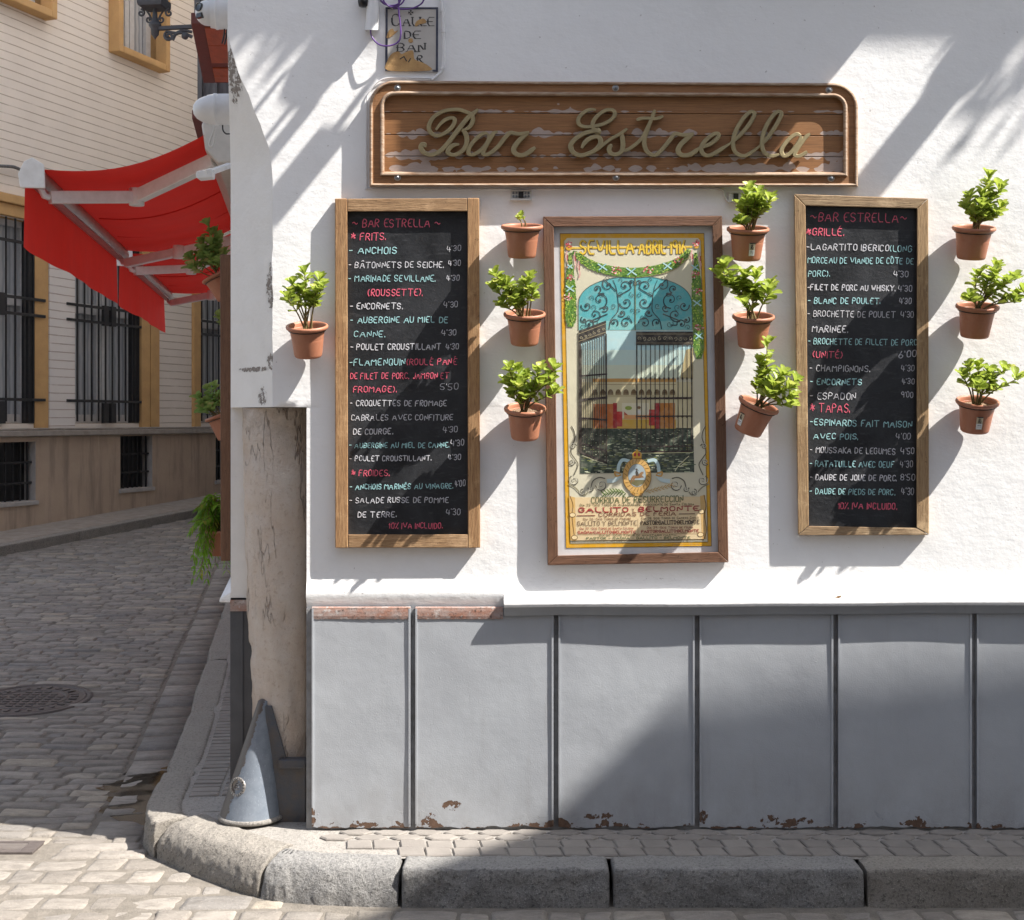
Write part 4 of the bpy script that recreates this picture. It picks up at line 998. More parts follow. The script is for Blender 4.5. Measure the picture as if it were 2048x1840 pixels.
# ------------------------------------------------------------------ poster
po = thing('framed_poster', 'brown framed bullfight poster with a turquoise arched gate', 'poster', W(1275, 1130, 0))
OT, OI = [(1086, 433), (1444, 431.5), (1457, 1124.5), (1095, 1130.5)], [(1107.5, 453.5), (1424.5, 452), (1436, 1104), (1116, 1111)]
for a, b, mt in (((0, 1), 0, 'x'), ((2, 3), 0, 'x'), ((3, 0), 1, 'z'), ((1, 2), 1, 'z')):
    i, j = a; e = 0.5 * b
    m_ = MB(); q = [OT[i], OT[j], OI[j], OI[i]]
    quad_rail(m_, q, 0.004, 0.040 - 0.0006 * b); m_.build('frame_rail', M['walnut_' + mt], po, bevel=0.0025)
pm = MB(); pm.prism([W(x_, y_, 0.018) for x_, y_ in reversed(OI)], (0, 0.006, 0)); pm.build('mat_board', mk('mat_white', (0.66, 0.66, 0.665), None, 8, 0.6, 50, 0.0004), po)
def m_print():
    t = NT('printed_paper'); a = t.n('ShaderNodeVertexColor'); a.layer_name = 'Col'
    n = t.noise(40, 5, 0.7); col = t.mix(t.math('MULTIPLY', t.ramp(n, 0.45, 0.75), 0.22), a.outputs[0], (0.62, 0.58, 0.46))
    return t.fin(col, 0.5, t.bump(t.noise(7, 3), 0.002), 0, 0.4, 0.25)
pr = MB(); OB = 0.0186; LS = 0.00035
def pp(pts, c, lay):
    pr.add([W(x_, y_, OB + LS * lay) for x_, y_ in pts], [tuple(range(len(pts)))], 0, False, hexc(c))
def pbox(x0, y0, x1, y1, c, lay): pp([(x0, y1), (x1, y1), (x1, y0), (x0, y0)], c, lay)
_q = [0]
def pst(pts, wd, c, lay, sp=True, n=4):
    P = [(p.x, p.y) for p in catmull([(*q, 0) for q in pts], n)] if sp and len(pts) > 2 else pts
    cc = hexc(c)
    for i in range(len(P) - 1):
        a, b = P[i], P[i + 1]; L = math.hypot(b[0] - a[0], b[1] - a[1])
        if L < 1e-3: continue
        w0 = wd(i / (len(P) - 1)) if callable(wd) else wd; w1 = wd((i + 1) / (len(P) - 1)) if callable(wd) else wd
        nx, ny = -(b[1] - a[1]) / L / 2, (b[0] - a[0]) / L / 2; ex, ey = (b[0] - a[0]) / L * w0 * .15, (b[1] - a[1]) / L * w0 * .15
        _q[0] += 1; o = OB + LS * lay + 0.00002 * (_q[0] % 6)
        pr.add([W(a[0] - ex + nx * w0, a[1] - ey + ny * w0, o), W(b[0] + ex + nx * w1, b[1] + ey + ny * w1, o), W(b[0] + ex - nx * w1, b[1] + ey - ny * w1, o), W(a[0] - ex - nx * w0, a[1] - ey - ny * w0, o)], [(0, 1, 2, 3)], 0, False, cc)
def ell(cx, cy, rx, ry, c, lay, n=20, a0=0, a1=360):
    pts = [(cx + rx * math.cos(R(a0 + (a1 - a0) * k / n)), cy - ry * math.sin(R(a0 + (a1 - a0) * k / n))) for k in range(n + (0 if a1 - a0 >= 360 else 1))]
    pp(pts, c, lay)
def spiral(cx, cy, r, a0, turns, wd, c, lay, tail=None, mir=None):
    P = []
    for k in range(15):
        u = k / 14; a = R(a0) + turns * 2 * math.pi * u; rr = r * (0.12 + 0.88 * u); P.append((cx + rr * math.cos(a), cy + rr * math.sin(a)))
    if tail: P.append(tail)
    if mir is not None: P = [(2 * mir - x_, y_) for x_, y_ in P]
    pst(P, wd, c, lay, True, 3)
pp([(1132, 1096), (1423, 1092), (1408, 466.5), (1120, 467)], '#DDA51E', 1)
pp([(1140, 1087), (1415, 1083.5), (1401, 482), (1396, 476), (1134, 476), (1128.5, 482)], '#D6D0B6', 2)
pst([(1128, 480), (1140.5, 1087.5), (1416, 1084), (1401.5, 480)], 0.9, '#6B5A2C', 3, False); pst([(1120, 467), (1408, 466.5), (1423, 1092), (1132, 1096), (1120, 467)], 0.9, '#5A4A24', 3, False)
# garden scene in the arch and gateway
pst([(1131, 497), (1384, 494)], 5, '#8A6A1E', 3, False); pst([(1131, 496), (1384, 493.5)], 3.6, '#E3BE45', 4, False)
for txt, x0, x1 in (('SEVILLA', 1160, 1267), ('ABRIL', 1278, 1331), ('1916', 1340, 1371)):
    for dx, wd, c, l in ((0.9, 4.4, '#8C6A1C', 5), (0, 3.2, '#EAC642', 6)):
        for s__ in text_px(txt, x0 + dx, x1 + dx, 507.5 + dx, 506.5 + dx, 26.5, 0, 0): pst(s__, wd, c, l, False)
ell(1273, 494.5, 2.2, 2.2, '#7A6A2A', 7); ell(1333, 494, 2.2, 2.2, '#7A6A2A', 7)
arch = [(1157, 660)] + [(1270.5 - 113.5 * math.cos(R(180 * k / 24)), 612 - 60 * max(0.0, math.sin(R(180 * k / 24))) ** 0.8) for k in range(25)] + [(1384.5, 660)]
pp(list(reversed(arch)), '#5BADB2', 4)
pp([(1157, 660), (1157.5, 630), (1180, 640), (1270, 645), (1360, 640), (1384, 630), (1384.5, 660)][::-1], '#7CBDBB', 4.3)
pst(arch, 1.2, '#5B6A60', 6, False)
DK = '#33454A'
pst([(1270.5, 553), (1270.5, 660)], 2.0, '#5E6440', 7, False)
for mir in (None, 1270.5):
    mx = lambda x_: x_ if mir is None else 2 * mir - x_
    pst([(mx(1218), 658), (mx(1222), 640), (mx(1236), 622), (mx(1236), 600), (mx(1232), 575), (mx(1226), 560)], lambda u: 2.2 - u, DK, 6)
    for (cx, cy, r, a0, tn, tl) in ((1200, 600, 17, 20, 1.2, None), (1252, 605, 13, 100, 1.2, None), (1216, 570, 12, 200, 1.1, (1232, 582)), (1250, 572, 12, 320, 1.2, (1236, 592)), (1190, 630, 14, 70, 1.15, (1215, 628)), (1252, 646, 12, 250, 1.3, None), (1228, 645, 9, 10, 1.1, None),
                                    (1173, 612, 11, 120, 1.2, None), (1178, 648, 10, 300, 1.2, (1200, 650)), (1194, 578, 9, 30, 1.1, (1208, 588)), (1244, 626, 8, 80, 1.2, None), (1168, 640, 7, 200, 1.1, None), (1210, 616, 8, 130, 1.0, None), (1262, 566, 7, 40, 1.0, None)):
        spiral(cx, cy, r, a0, tn, lambda u: 1.3 + 1.0 * u, DK, 7, tl, mir); ell(mx(cx), cy, 2.4, 2.4, DK, 8, 8)
for mir in (None, 1270.5):
    for (cx, cy, r, a0, tn) in ((1186, 615, 7, 50, 1.1), (1205, 588, 6, 150, 1.1), (1264, 590, 6, 220, 1.1), (1264, 622, 6, 30, 1.1), (1241, 590, 6, 300, 1.0), (1226, 612, 6, 90, 1.1), (1202, 648, 8, 180, 1.1), (1165, 655, 6, 0, 1.0), (1240, 560, 5, 60, 1.0), (1216, 556, 5, 240, 1.0), (1182, 596, 6, 10, 1.1), (1256, 634, 5, 140, 1.0)):
        spiral(cx, cy, r, a0, tn, 1.0, DK, 7, None, mir)
pbox(1158, 661, 1386, 700, '#B4D6D8', 4); pbox(1158, 700, 1386, 730, '#C2DAD2', 4); pbox(1158, 730, 1386, 757, '#CFD9C2', 4)
pp([(1360, 757), (1386, 757), (1386, 695), (1372, 700)], '#B9A97C', 5)
pbox(1186, 757, 1352, 764, '#C2934E', 5); pbox(1160, 764, 1386, 856, '#D2C79E', 4); pst([(1186, 769), (1352, 769)], 0.8, '#8A6A4A', 6, False)
for k in range(11):
    x_ = 1190 + k * 15.5; ell(x_, 787, 5.6, 8.5, '#6B5638', 6, 12, 0, 180); pbox(x_ - 5.6, 787, x_ + 5.6, 790, '#8C7A58', 6.2)
pst([(1186, 792), (1352, 792)], 1.0, '#9A8A62', 6.5, False)
pbox(1187, 808, 1226, 856, '#BE6C33', 6); pbox(1226, 806, 1234, 856, '#A12A2C', 7); pbox(1234, 823, 1244.5, 853, '#B8332F', 7); pbox(1298, 819, 1309, 851, '#B8332F', 7); pbox(1309, 806, 1320, 857, '#A12A2C', 7); pbox(1320, 806, 1350, 856, '#B97A3A', 6)
pbox(1244, 806, 1298, 836, '#DDD6B8', 5); ell(1257, 816, 7, 4, '#8FA13F', 7); pp([(1248, 830), (1248, 823), (1256, 830)], '#B9503A', 7); pbox(1248, 830, 1298, 838, '#D59A62', 7); pbox(1186, 839, 1352, 857, '#CDA648', 5.5)
ell(1278, 815, 3.5, 3, '#7A5A34', 7); ell(1278, 824, 3.5, 4, '#DAD8D0', 7)
pp([(1160.5, 947), (1388.5, 944.5), (1386.5, 856), (1159.5, 856)], '#39453A', 5)
rr = random.Random(3)
for k in range(520):
    yy = 858 + 87 * rr.random() ** 0.9; x_ = rr.uniform(1162, 1383); ln = (2.5 + 6 * (yy - 855) / 90) * rr.uniform(.6, 1.4)
    pst([(x_, yy), (x_ + ln, yy + rr.uniform(-.4, .4))], 0.8 + 1.2 * (yy - 855) / 90, rr.choice(['#8C9678', '#6E7A5A', '#AEB596', '#C9CDB0', '#5A6A55', '#7E8448', '#1F2A26']), 6 + 0.2 * (k % 4), False)
GI = '#3B332E'
pbox(1272, 663, 1386, 690, '#34302E', 9)
pst([(1272, 668), (1386, 668)], 1.0, '#A79A78', 10, False); pst([(1272, 686), (1386, 686)], 1.0, '#8C7F66', 10, False)
for k in range(11): spiral(1278 + k * 10.4, 677, 4.2, 60 * k, 1.1, 0.9, '#B5AB8C', 10)
for k in range(13):
    x_ = 1273.5 + k * 9.15; pst([(x_, 690), (x_ + 0.6, 904)], 2.4 if k in (0, 12) else 1.5, GI, 9, False)
    for yy in (757, 796, 833): ell(x_, yy, 2.0, 3.2, GI, 9.5, 8)
for yy, wd in ((797, 4), (833, 2.6), (893, 2.2), (904, 3.2)): pst([(1273, yy), (1384, yy - 1)], wd, '#3A2A2A', 9.2, False)
pst([(1278, 906.5), (1386, 905)], 1.1, '#D7D6A6', 9.7, False)
pp([(1157, 905), (1164, 905), (1164, 700), (1157, 663)], GI, 9)
pp([(1157, 688), (1212, 668), (1212, 641), (1157, 662)], '#34302E', 9.3)
pst([(1157, 668), (1212, 647)], 1.0, '#A79A78', 10, False); pst([(1157, 683), (1212, 664)], 1.0, '#A79A78', 10, False)
for k in range(6): spiral(1162 + k * 9, 676 - k * 3.4, 3.4, 70 * k, 1.1, 0.9, '#B5AB8C', 10)
for k in range(12):
    u = k / 11; x_ = 1161 + 51 * u; pst([(x_, 690 - 22 * u), (x_ + 1, 905 + 21 * u)], 1.6 if k < 11 else 3.2, GI, 9, False)
for ya, yb, wd in ((752, 748, 3), (800, 795, 4.5), (836, 840, 3.5), (885, 903, 2.5), (904, 926, 3.5)): pst([(1159, ya), (1214, yb)], wd, '#33292A', 9.2, False)
pst([(1165, 911), (1214, 930)], 1.2, '#B9B79A', 9.6, False)
pst([(1350, 942), (1358, 930), (1364, 925), (1372, 917), (1378, 912)], 1.2, '#E3E0B4', 9.8); pst([(1360, 934), (1368, 927), (1380, 924)], 1.0, '#E3E0B4', 9.9)
# garlands
def garland(P, wf, dens, seed):
    C_ = catmull([(*q, 0) for q in P], 12); r_ = random.Random(seed); n = len(C_)
    pst([(p.x, p.y) for p in C_], wf, '#5E8A34', 7, False)
    for k in range(dens):
        u = r_.random(); i = min(int(u * (n - 1)), n - 2); p = C_[i]; t = (C_[i + 1] - C_[i]).normalized(); nx = Vector((-t.y, t.x, 0)); v = r_.uniform(-.5, .5)
        q = p + nx * v * wf(u); a = t * r_.uniform(1.5, 3.2) + nx * v * 2.5
        pst([(q.x, q.y), (q.x + a.x, q.y + a.y)], r_.uniform(1.0, 1.9), r_.choice(['#A9C84A', '#8FB23E', '#C3D566', '#3E6A26', '#4E7A2C', '#2F5520', '#7DA63A']), 8 + 0.25 * (k % 4), False)
def flowers(cx, cy, r, seed):
    r_ = random.Random(seed)
    for k in range(16):
        a = r_.uniform(0, 6.28); d = r * math.sqrt(r_.random()); ell(cx + d * math.cos(a) * 1.3, cy + d * math.sin(a), 1.7, 1.5, r_.choice(['#E89AA0', '#D45A62', '#F0C0BC', '#B8323E', '#F3D9D2']), 9.4 + 0.15 * (k % 5), 7)
def ribx(cx, cy, s__, seed=0):
    pst([(cx - s__, cy - s__ * .7), (cx, cy), (cx + s__, cy + s__ * .7)], 2.6, '#B7DBDB', 10.4, False); pst([(cx + s__ * .8, cy - s__ * .7), (cx, cy), (cx - s__ * .8, cy + s__ * .7)], 2.2, '#9CCFD2', 10.6, False)
pst([(1150, 512), (1180, 534), (1212, 546), (1262, 553), (1306, 549), (1347, 538), (1380, 512)], 5, '#A59A70', 6.6)
garland([(1146, 504), (1163, 517), (1180, 528), (1211, 539), (1258, 545), (1305, 541), (1345, 529), (1364, 517), (1379, 500)], lambda u: 6 + 13 * max(0.0, math.sin(math.pi * min(1, max(0, u)))) ** 0.6, 520, 1)
garland([(1140, 506), (1140, 535), (1141, 580), (1142, 620), (1141, 652)], lambda u: 5 + 16 * smooth01(0, .55, u) - 10 * smooth01(.88, 1, u), 430, 2)
garland([(1391, 506), (1393, 545), (1394, 600), (1397, 660), (1398, 716)], lambda u: 5 + 16 * smooth01(0, .5, u) - 10 * smooth01(.9, 1, u), 520, 5)
for i, (cx, cy, r_) in enumerate(((1232, 540, 8), (1296, 539, 8), (1357, 520, 7), (1141, 556, 6), (1137, 593, 7), (1391, 549, 7), (1396, 584, 7), (1399, 654, 7), (1138, 488, 6), (1393, 486, 6))): flowers(cx, cy, r_, i)
for (cx, cy, s__) in ((1205, 534, 9), (1263, 543, 10), (1335, 532, 9), (1140, 577, 8), (1140, 533, 5), (1390, 535, 7), (1394, 606, 8), (1398, 672, 8)): ribx(cx, cy, s__)
for x_, y0 in ((1134, 502), (1150, 504), (1158, 522), (1384, 500), (1400, 504)):
    pst([(x_, y0), (x_ - 2, y0 + 12), (x_ + 2, y0 + 24), (x_, y0 + 34)], 2.2, '#D9A7A0', 8.5); pst([(x_ + 1, y0 + 8), (x_ + 1, y0 + 18)], 1.5, '#B23A44', 9, False)
ell(1138, 496, 6, 5, '#D8A534', 8); ell(1393, 492, 5, 5, '#D8A534', 8)
# stucco scrolls, crest
SC = '#8D876E'; SD = '#5E5A4C'
for mir in (None, 1277):
    mx = lambda x_: x_ if mir is None else 2 * mir - x_
    fl = lambda P: [(mx(x_), y_) for x_, y_ in P]
    pst(fl([(1143, 852), (1148, 862), (1150, 875), (1146, 888), (1142, 905), (1150, 918), (1156, 930), (1148, 950)]), 1.8, SD, 6); pst(fl([(1145, 852), (1150, 862), (1152, 875), (1148, 888)]), 1.0, '#ECE8D6', 6.4)
    for (cx, cy, r_, a0) in ((1144, 924, 7, 0), (1149, 961, 11, 90), (1147, 893, 6, 200), (1203, 970, 12, 30), (1166, 985, 7, 120), (1182, 978, 6, 60)):
        spiral(cx, cy, r_, a0, 1.4, lambda u: 1 + 1.2 * u, SD, 6, None, mir); spiral(cx - 1, cy - 1, r_ * .9, a0, 1.3, 0.8, '#ECE8D6', 6.6, None, mir)
    pst(fl([(1137, 968), (1150, 975), (1160, 985), (1170, 990), (1176, 984)]), 2.4, SC, 6); pst(fl([(1182, 975), (1186, 962), (1198, 955), (1210, 957)]), 2.2, SD, 6); pst(fl([(1215, 962), (1230, 960), (1240, 950)]), 8, '#C4D6D6', 6.8)
    pst(fl([(1258, 922), (1245, 920), (1238, 930), (1236, 943)]), 6.5, '#BBD4D6', 7); pst(fl([(1240, 947), (1230, 944), (1232, 952), (1242, 950)]), 3, '#C99A4C', 8)
ell(1274, 952, 29, 36, '#7A5A2A', 9, 28); ell(1274, 951.5, 28, 35, '#D4A860', 9.3, 28); ell(1274, 951, 18.5, 24, '#8A6A38', 9.6, 24); ell(1274, 951, 17.5, 23, '#9FADB2', 9.9, 24); pp([(1258, 960), (1261, 967), (1274, 973.5), (1287, 967), (1290, 960)], '#6E6A48', 10.1)
for k in range(22):
    a = R(k * 360 / 22); pst([(1274 + 20 * math.cos(a), 951 + 26 * math.sin(a)), (1274 + 26 * math.cos(a + .12), 951 + 33 * math.sin(a + .12))], 1.2, '#8C6026', 10.2, False)
pp([(1262, 957), (1266, 951), (1276, 950), (1282, 944), (1287, 943), (1287, 947), (1284, 950), (1288, 955), (1284, 955), (1280, 956), (1270, 957), (1268, 963), (1266, 963), (1266, 957), (1263, 966), (1261, 965)][::-1], '#8A6440', 10.6)
pp([(1272, 952), (1271, 944), (1273, 940), (1276, 944), (1278, 951)][::-1], '#3A3430', 11); pst([(1268, 937), (1277, 941)], 0.8, '#3A3430', 11.2, False); ell(1273.5, 938.5, 1.5, 1.8, '#5A4A40', 11.3, 8)
ell(1274, 911, 10, 9, '#D9A93E', 10, 16, 0, 180); pbox(1265, 911, 1283, 918, '#D9A93E', 10.1); ell(1270, 909, 2.5, 4, '#B5323A', 10.6, 10); ell(1278, 909, 2.5, 4, '#B5323A', 10.6, 10); ell(1274, 901, 2, 2.5, '#D9A93E', 10.7, 8); pst([(1265, 917), (1283, 917)], 1.6, '#A06A1E', 10.8, False)
pst([(1262, 983), (1274, 990), (1286, 983)], 5, '#C99A4C', 10.4); spiral(1266, 988, 4, 0, 1.2, 1.2, '#7A5526', 10.8); spiral(1282, 988, 4, 90, 1.2, 1.2, '#7A5526', 10.8)
for k in range(16):
    x_ = 1208 + k * 2.9; y_ = 988 - 5 * math.sin(k / 16 * 3.1); pst([(x_, y_), (x_ - 6, y_ + (6 if k % 2 else -6))], 2.2, ('#5F7A34', '#3E5A26')[k % 2], 8, False)
for k in range(16):
    x_ = 1292 + k * 3.4; y_ = 984 - 0.9 * k; pst([(x_, y_), (x_ + 6, y_ + (3 if k % 2 else -5))], 1.2, '#C79A4A', 8, False)
# printed text on the scroll
pp([(1142, 1081), (1411, 1078), (1409, 993), (1141, 995)], '#DFC79C', 6.5); pp([(1141, 1081), (1152, 1081), (1150, 995), (1138, 992)], '#D6AF6C', 7); pp([(1404, 1078), (1413, 1078), (1410, 990), (1400, 992)], '#D3AC6C', 7)
pst([(1140, 992), (1146, 1010), (1144, 1030), (1147, 1060), (1150, 1078)], 1.4, '#7A5426', 7.5); pst([(1408, 990), (1412, 1012), (1409, 1032), (1413, 1060), (1408, 1078)], 1.4, '#6A4A24', 7.5); pst([(1144, 1082), (1408, 1079.5)], 1.8, '#4A3A22', 7.6, False)
for (cx, cy) in ((1145, 1030), (1149, 1075), (1403, 1023), (1401, 1069)): ell(cx, cy, 6.5, 5, '#6A4A22', 8); ell(cx, cy, 5.3, 3.8, '#EBD3A2', 8.4)
def ptx(txt, x0, x1, y0, y1, h, wd, c, serif=True):
    lines = text_px(txt, x0, x1, y0, y1, h, 0, 0, True); cc = hexc(c)
    for l in lines:
        pst(l, wd, c, 9, False)
        if serif:
            for p in (l[0], l[-1]): pst([(p[0] - wd * 1.0, p[1]), (p[0] + wd * 1.0, p[1])], wd * 0.6, c, 9.3, False)
ptx('CORRIDA DE RESURRECCION', 1183, 1366, 1006.5, 1003.5, 12.2, 1.35, '#4C5E34'); ptx('Dia 23 ··Seis Toros de Albaserrada, procedente de Santa Coloma', 1160, 1388, 1012.5, 1010.5, 4.6, 0.75, '#55502F', False)
ptx('GALLITO', 1158, 1256, 1024.3, 1023.6, 8.6, 2.0, '#A52A30'); ptx('Y', 1264.5, 1268, 1023.5, 1023.5, 6, 0.9, '#7A3A30'); ptx('BELMONTE', 1278, 1397, 1022.8, 1020.6, 8.6, 2.0, '#9A2730')
ptx('CORRIDAS DE FERIA', 1198, 1351, 1033, 1030.5, 7.2, 1.25, '#7A3F2C'); pst([(1154, 1031.5), (1190, 1031)], 1.5, '#7A3028', 9, False); pst([(1358, 1028), (1390, 1027.5)], 1.5, '#5A3028', 9, False)
ptx('Dia 26 ··Seis Toros de Murube', 1167, 1262, 1040.5, 1039.5, 4.4, 0.7, '#7A4A34', False); ptx('Dia 28. Seis Toros de Gamero Civico', 1283, 1397, 1039, 1037.5, 4.4, 0.7, '#5A4430', False)
ptx('GALLITO Y BELMONTE', 1155, 1273, 1051.5, 1050, 8.6, 1.05, '#6A4A36'); ptx('PASTOR·GALLITO·BELMONTE', 1282, 1398, 1049.5, 1047.5, 7.6, 1.45, '#4A382A')
ptx('Dia 27 ··Seis Toros de Santa Coloma', 1160, 1267, 1059.5, 1058.5, 4.4, 0.7, '#A0443A', False); ptx('Dia 29 ··Seis Toros de Miura', 1294, 1386, 1057.5, 1056.5, 4.4, 0.7, '#8A4036', False)
ptx('GAONA·GALLITO·BELMONTE', 1156, 1271, 1067.5, 1066.5, 5.2, 1.2, '#B04A42'); ptx('PASTOR·GALLITO·BELMONTE', 1283, 1397, 1065.5, 1064, 5.2, 1.2, '#9A3C3A')
pst([(1155, 1069), (1398, 1067)], 0.6, '#8A6A4A', 9, False); pst([(1276, 1037), (1276, 1068)], 0.6, '#8A6A4A', 9, False)
ptx('DIA 30 ··OCHO TOROS DE ANASTASIO MARTIN', 1199, 1352, 1072.5, 1071.5, 2.8, 0.6, '#5A5A3A', False); ptx('PASTOR - GAONA - GALLITO - BELMONTE', 1173, 1380, 1079, 1077.5, 4.6, 1.0, '#5A6A48')
pst([(1344, 1089.5), (1408, 1088.5)], 0.7, '#7A5A20', 9, False)
pr.build('print', m_print(), po)

# ------------------------------------------------------------------ street name plaque
pl = thing('street_plaque', 'broken ceramic street name plaque above the wooden sign', 'plaque', W(823, 144, 0))
m_ = MB(); quad_rail(m_, [(771, 14), (876.5, 14), (876, 144), (770, 143)], 0.0, 0.008); m_.build('tile_panel', M['tile'], pl, bevel=0.001)
m_ = MB()
for q in ([(771, 14.5), (876, 14.5), (876, 18.5), (771, 18.5)], [(771, 18.8), (775.5, 18.8), (775, 142), (770.3, 142)], [(872, 18.8), (876.3, 18.8), (876, 143.5), (871.5, 143.5)], [(775, 139), (781, 139), (781, 142.5), (775, 142.5)], [(865, 139.5), (871.5, 139.5), (871.5, 143), (865, 143)]): quad_rail(m_, q, 0.008, 0.0088)
m_.build('border', M['navy'], pl)
m_ = MB()
for (t_, x0, x1, y, h, wd) in (('C', 784, 799, 51.5, 23, 3.0), ('ALLE', 806, 866, 51.5, 17, 2.6), ('DE', 809, 839, 77, 15, 2.8), ('BAN', 795, 850, 103, 16.5, 2.6), ('R', 835, 844, 124.5, 14, 2.6)):
    ink(m_, text_px(t_, x0, x1, y, y, h, 0, 0), wd, 0.0082, 0.0006, serif=True)
ink(m_, [[(800, 118), (808, 113), (813, 122)], [(817, 124), (821, 117)]], 2.2, 0.0102, 0.0006)
for a in range(4):
    c, s__ = math.cos(a * math.pi / 2), math.sin(a * math.pi / 2); P = [(1, .4), (5, 2.2), (5, -2.2), (1, -.4)]
    m_.add([W(821.5 + c * x_ - s__ * y_, 25 + s__ * x_ + c * y_, 0.0089) for x_, y_ in P], [(0, 1, 2, 3)])
m_.build('lettering', M['ink'], pl)
m_ = MB()
for P in ([(776, 141), (774.5, 122), (784, 107), (797, 103), (803, 108), (812, 104), (826, 101), (829, 118), (845, 125), (856, 131), (859, 141)], [(773, 76), (777, 62), (785, 57), (789, 63), (796, 61), (783, 73)], [(835, 41), (847, 37), (853, 44), (846, 47), (838, 49), (832, 53), (830, 48)]):
    C_ = [(p.x, p.y) for p in catmull([(*q, 0) for q in P], 3, True)]; m_.prism([W(x_, y_, 0.0098) for x_, y_ in reversed(C_)], (0, 0.0018, 0))
ell_ = [(821.5 + 4.5 * math.cos(a * .42) * (1 + .2 * (a % 2)), 81 + 4.5 * math.sin(a * .42)) for a in range(15)]; m_.prism([W(x_, y_, 0.0098) for x_, y_ in ell_], (0, 0.0018, 0))
m_.build('bare_patch', M['ochre'], pl)

# ------------------------------------------------------------------ cables, conduits, terminals
cb = thing('cable_sleeve', 'white plastic cable sleeve with purple cable loops beside the plaque', 'cable cover', W(744, 60, 0))
m_ = MB()
for k in range(1):
    P = []; n = 14
    rows = []
    for (py, dx) in ((-60, 3), (20, 1.5), (40, .6), (60, -1)):
        row = []
        for i in range(n):
            a = math.pi * i / (n - 1); row.append(W(744 + dx + 13.5 * math.cos(a), py, 0.002 + 0.05 * max(0.0, math.sin(a)) ** 0.6))
        rows.append(row)
    m_.grid(rows, 0, True); m_.add(rows[-1], [tuple(range(n))], 0)
m_.build('sleeve', M['white'], cb)
m_ = MB()
cab = lambda P, r_=0.0032, mb=None: (mb or m_).tube(catmull([W(*p) for p in P], 8), r_, 7)
cab([(741, 55, .03), (743, 72, .03), (755, 87, .035), (772, 92, .04), (790, 88, .035), (800, 78, .03), (801.5, 62, .03), (800, 42, .028), (797.5, 20, .028), (798, -20, .03)])
cab([(755, -20, .03), (764, 4, .03), (780, 11, .03), (797, 7, .035), (804, -10, .04)]); cab([(757, -25, .04), (770, 6, .04), (788, 14, .03), (806, 4, .03), (812, -20, .03)])
cab([(762, 2, .03), (790, 16, .024), (820, 17.5, .02), (842, 8, .02), (850, -6, .03)])
m_.build('purple_cable', M['purple'], cb)
m_ = MB(); m_.lathe([(0.0, .02), (.018, .018), (.022, 0), (.018, -.02), (0, -.022)], 14, Matrix.Translation(W(727, 2, .03))); m_.build('gland', M['black'], cb)
m_ = MB(); cab([(757, 0, .014), (770, 8, .014), (786, 17, .012)], 0.003); m_.build('grey_cable', M['cream'], cb)
cd_ = MB(); 
cab([(880, -25, .012), (883, 0, .012), (886, 22, .013), (887, 60, .012), (887, 128, .012), (884, 142, .012), (874, 152, .012), (864, 160, .012)], 0.0062, cd_)
for p in ((885.5, 20), (887, 62), (885, 136)): cd_.lathe([(.0085, -.006), (.0085, .006)], 12, Matrix.Translation(W(*p, .012)))
tag(cd_.build('conduit', M['white']), 'thin white conduit running down right of the ceramic plaque', 'conduit')
sw = MB()
cab([(864, 157, .005), (800, 155, .006), (762, 160, .006), (738, 186, .005), (733.5, 215, .005), (733, 360, .005), (735, 376, .005), (760, 377.5, .005), (1030, 378, .005), (1240, 378, .005), (1435, 377.5, .005)], 0.0026, sw)
for k in range(12): sw.lathe([(0.0, .004), (.003, .002), (.003, -.003)], 8, Matrix.Translation(W(*((733.5, 215), (733, 300), (733, 350), (760, 377.5), (860, 378), (960, 378), (1030, 378), (1110, 378), (1190, 378), (1270, 378), (1350, 378), (1420, 378))[k], .005)) @ Matrix.Rotation(R(90), 4, 'X'))
tag(sw.build('sign_cable', M['white']), 'thin white cable tacked along the wooden sign edge', 'cable')
def terminal(name, cx, cy, label, full):
    t = thing('cable_terminal', label, 'terminal', W(cx, cy + 11, 0), 'small cable terminals under the sign')
    m_ = MB(); hw = 21 if full else 15
    quad_rail(m_, [(cx - hw, cy - 8), (cx + hw, cy - 8), (cx + hw, cy + 9), (cx - hw, cy + 9)], 0.0, 0.010); quad_rail(m_, [(cx - hw - 1, cy + 7), (cx + hw + 1, cy + 7), (cx + hw + 1, cy + 11), (cx - hw - 1, cy + 11)], 0.0, 0.022); quad_rail(m_, [(cx - hw, cy - 10), (cx + hw, cy - 10), (cx + hw, cy - 8), (cx - hw, cy - 8)], 0.0, 0.016)
    m_.build('housing', M['cream'], t, bevel=0.001)
    m_ = MB(); quad_rail(m_, [(cx - 5, cy - 7), (cx + 5, cy - 7), (cx + 5, cy + 6), (cx - 5, cy + 6)], 0.010, 0.014); m_.build('chip', M['black'], t)
    if full:
        m_ = MB()
        for dx in (-15, -9, 9, 15):
            for dy in (-4, 3): m_.lathe([(.0045, 0), (.0045, .005), (.0025, .005), (.0025, .002), (0, .002)], 12, Matrix.Translation(W(cx + dx, cy + dy, .010)) @ Matrix.Rotation(R(90), 4, 'X'))
        m_.build('contact', M['steel'], t)
terminal('a', 1042, 390, 'pale cable terminal with round contacts under the sign', True); terminal('b', 1472, 394, 'pale cable terminal half hidden behind a plant under the sign', False)
wc = MB(); cab([(1435, 377.5, .006), (1446, 381, .006), (1449, 392, .006), (1455, 402, .006), (1460, 403, .006)], 0.0045, wc); tag(wc.build('cable_drop', M['cream']), 'short bent cable leading down to the terminal behind a plant', 'cable')
dl = MB(); rows = []
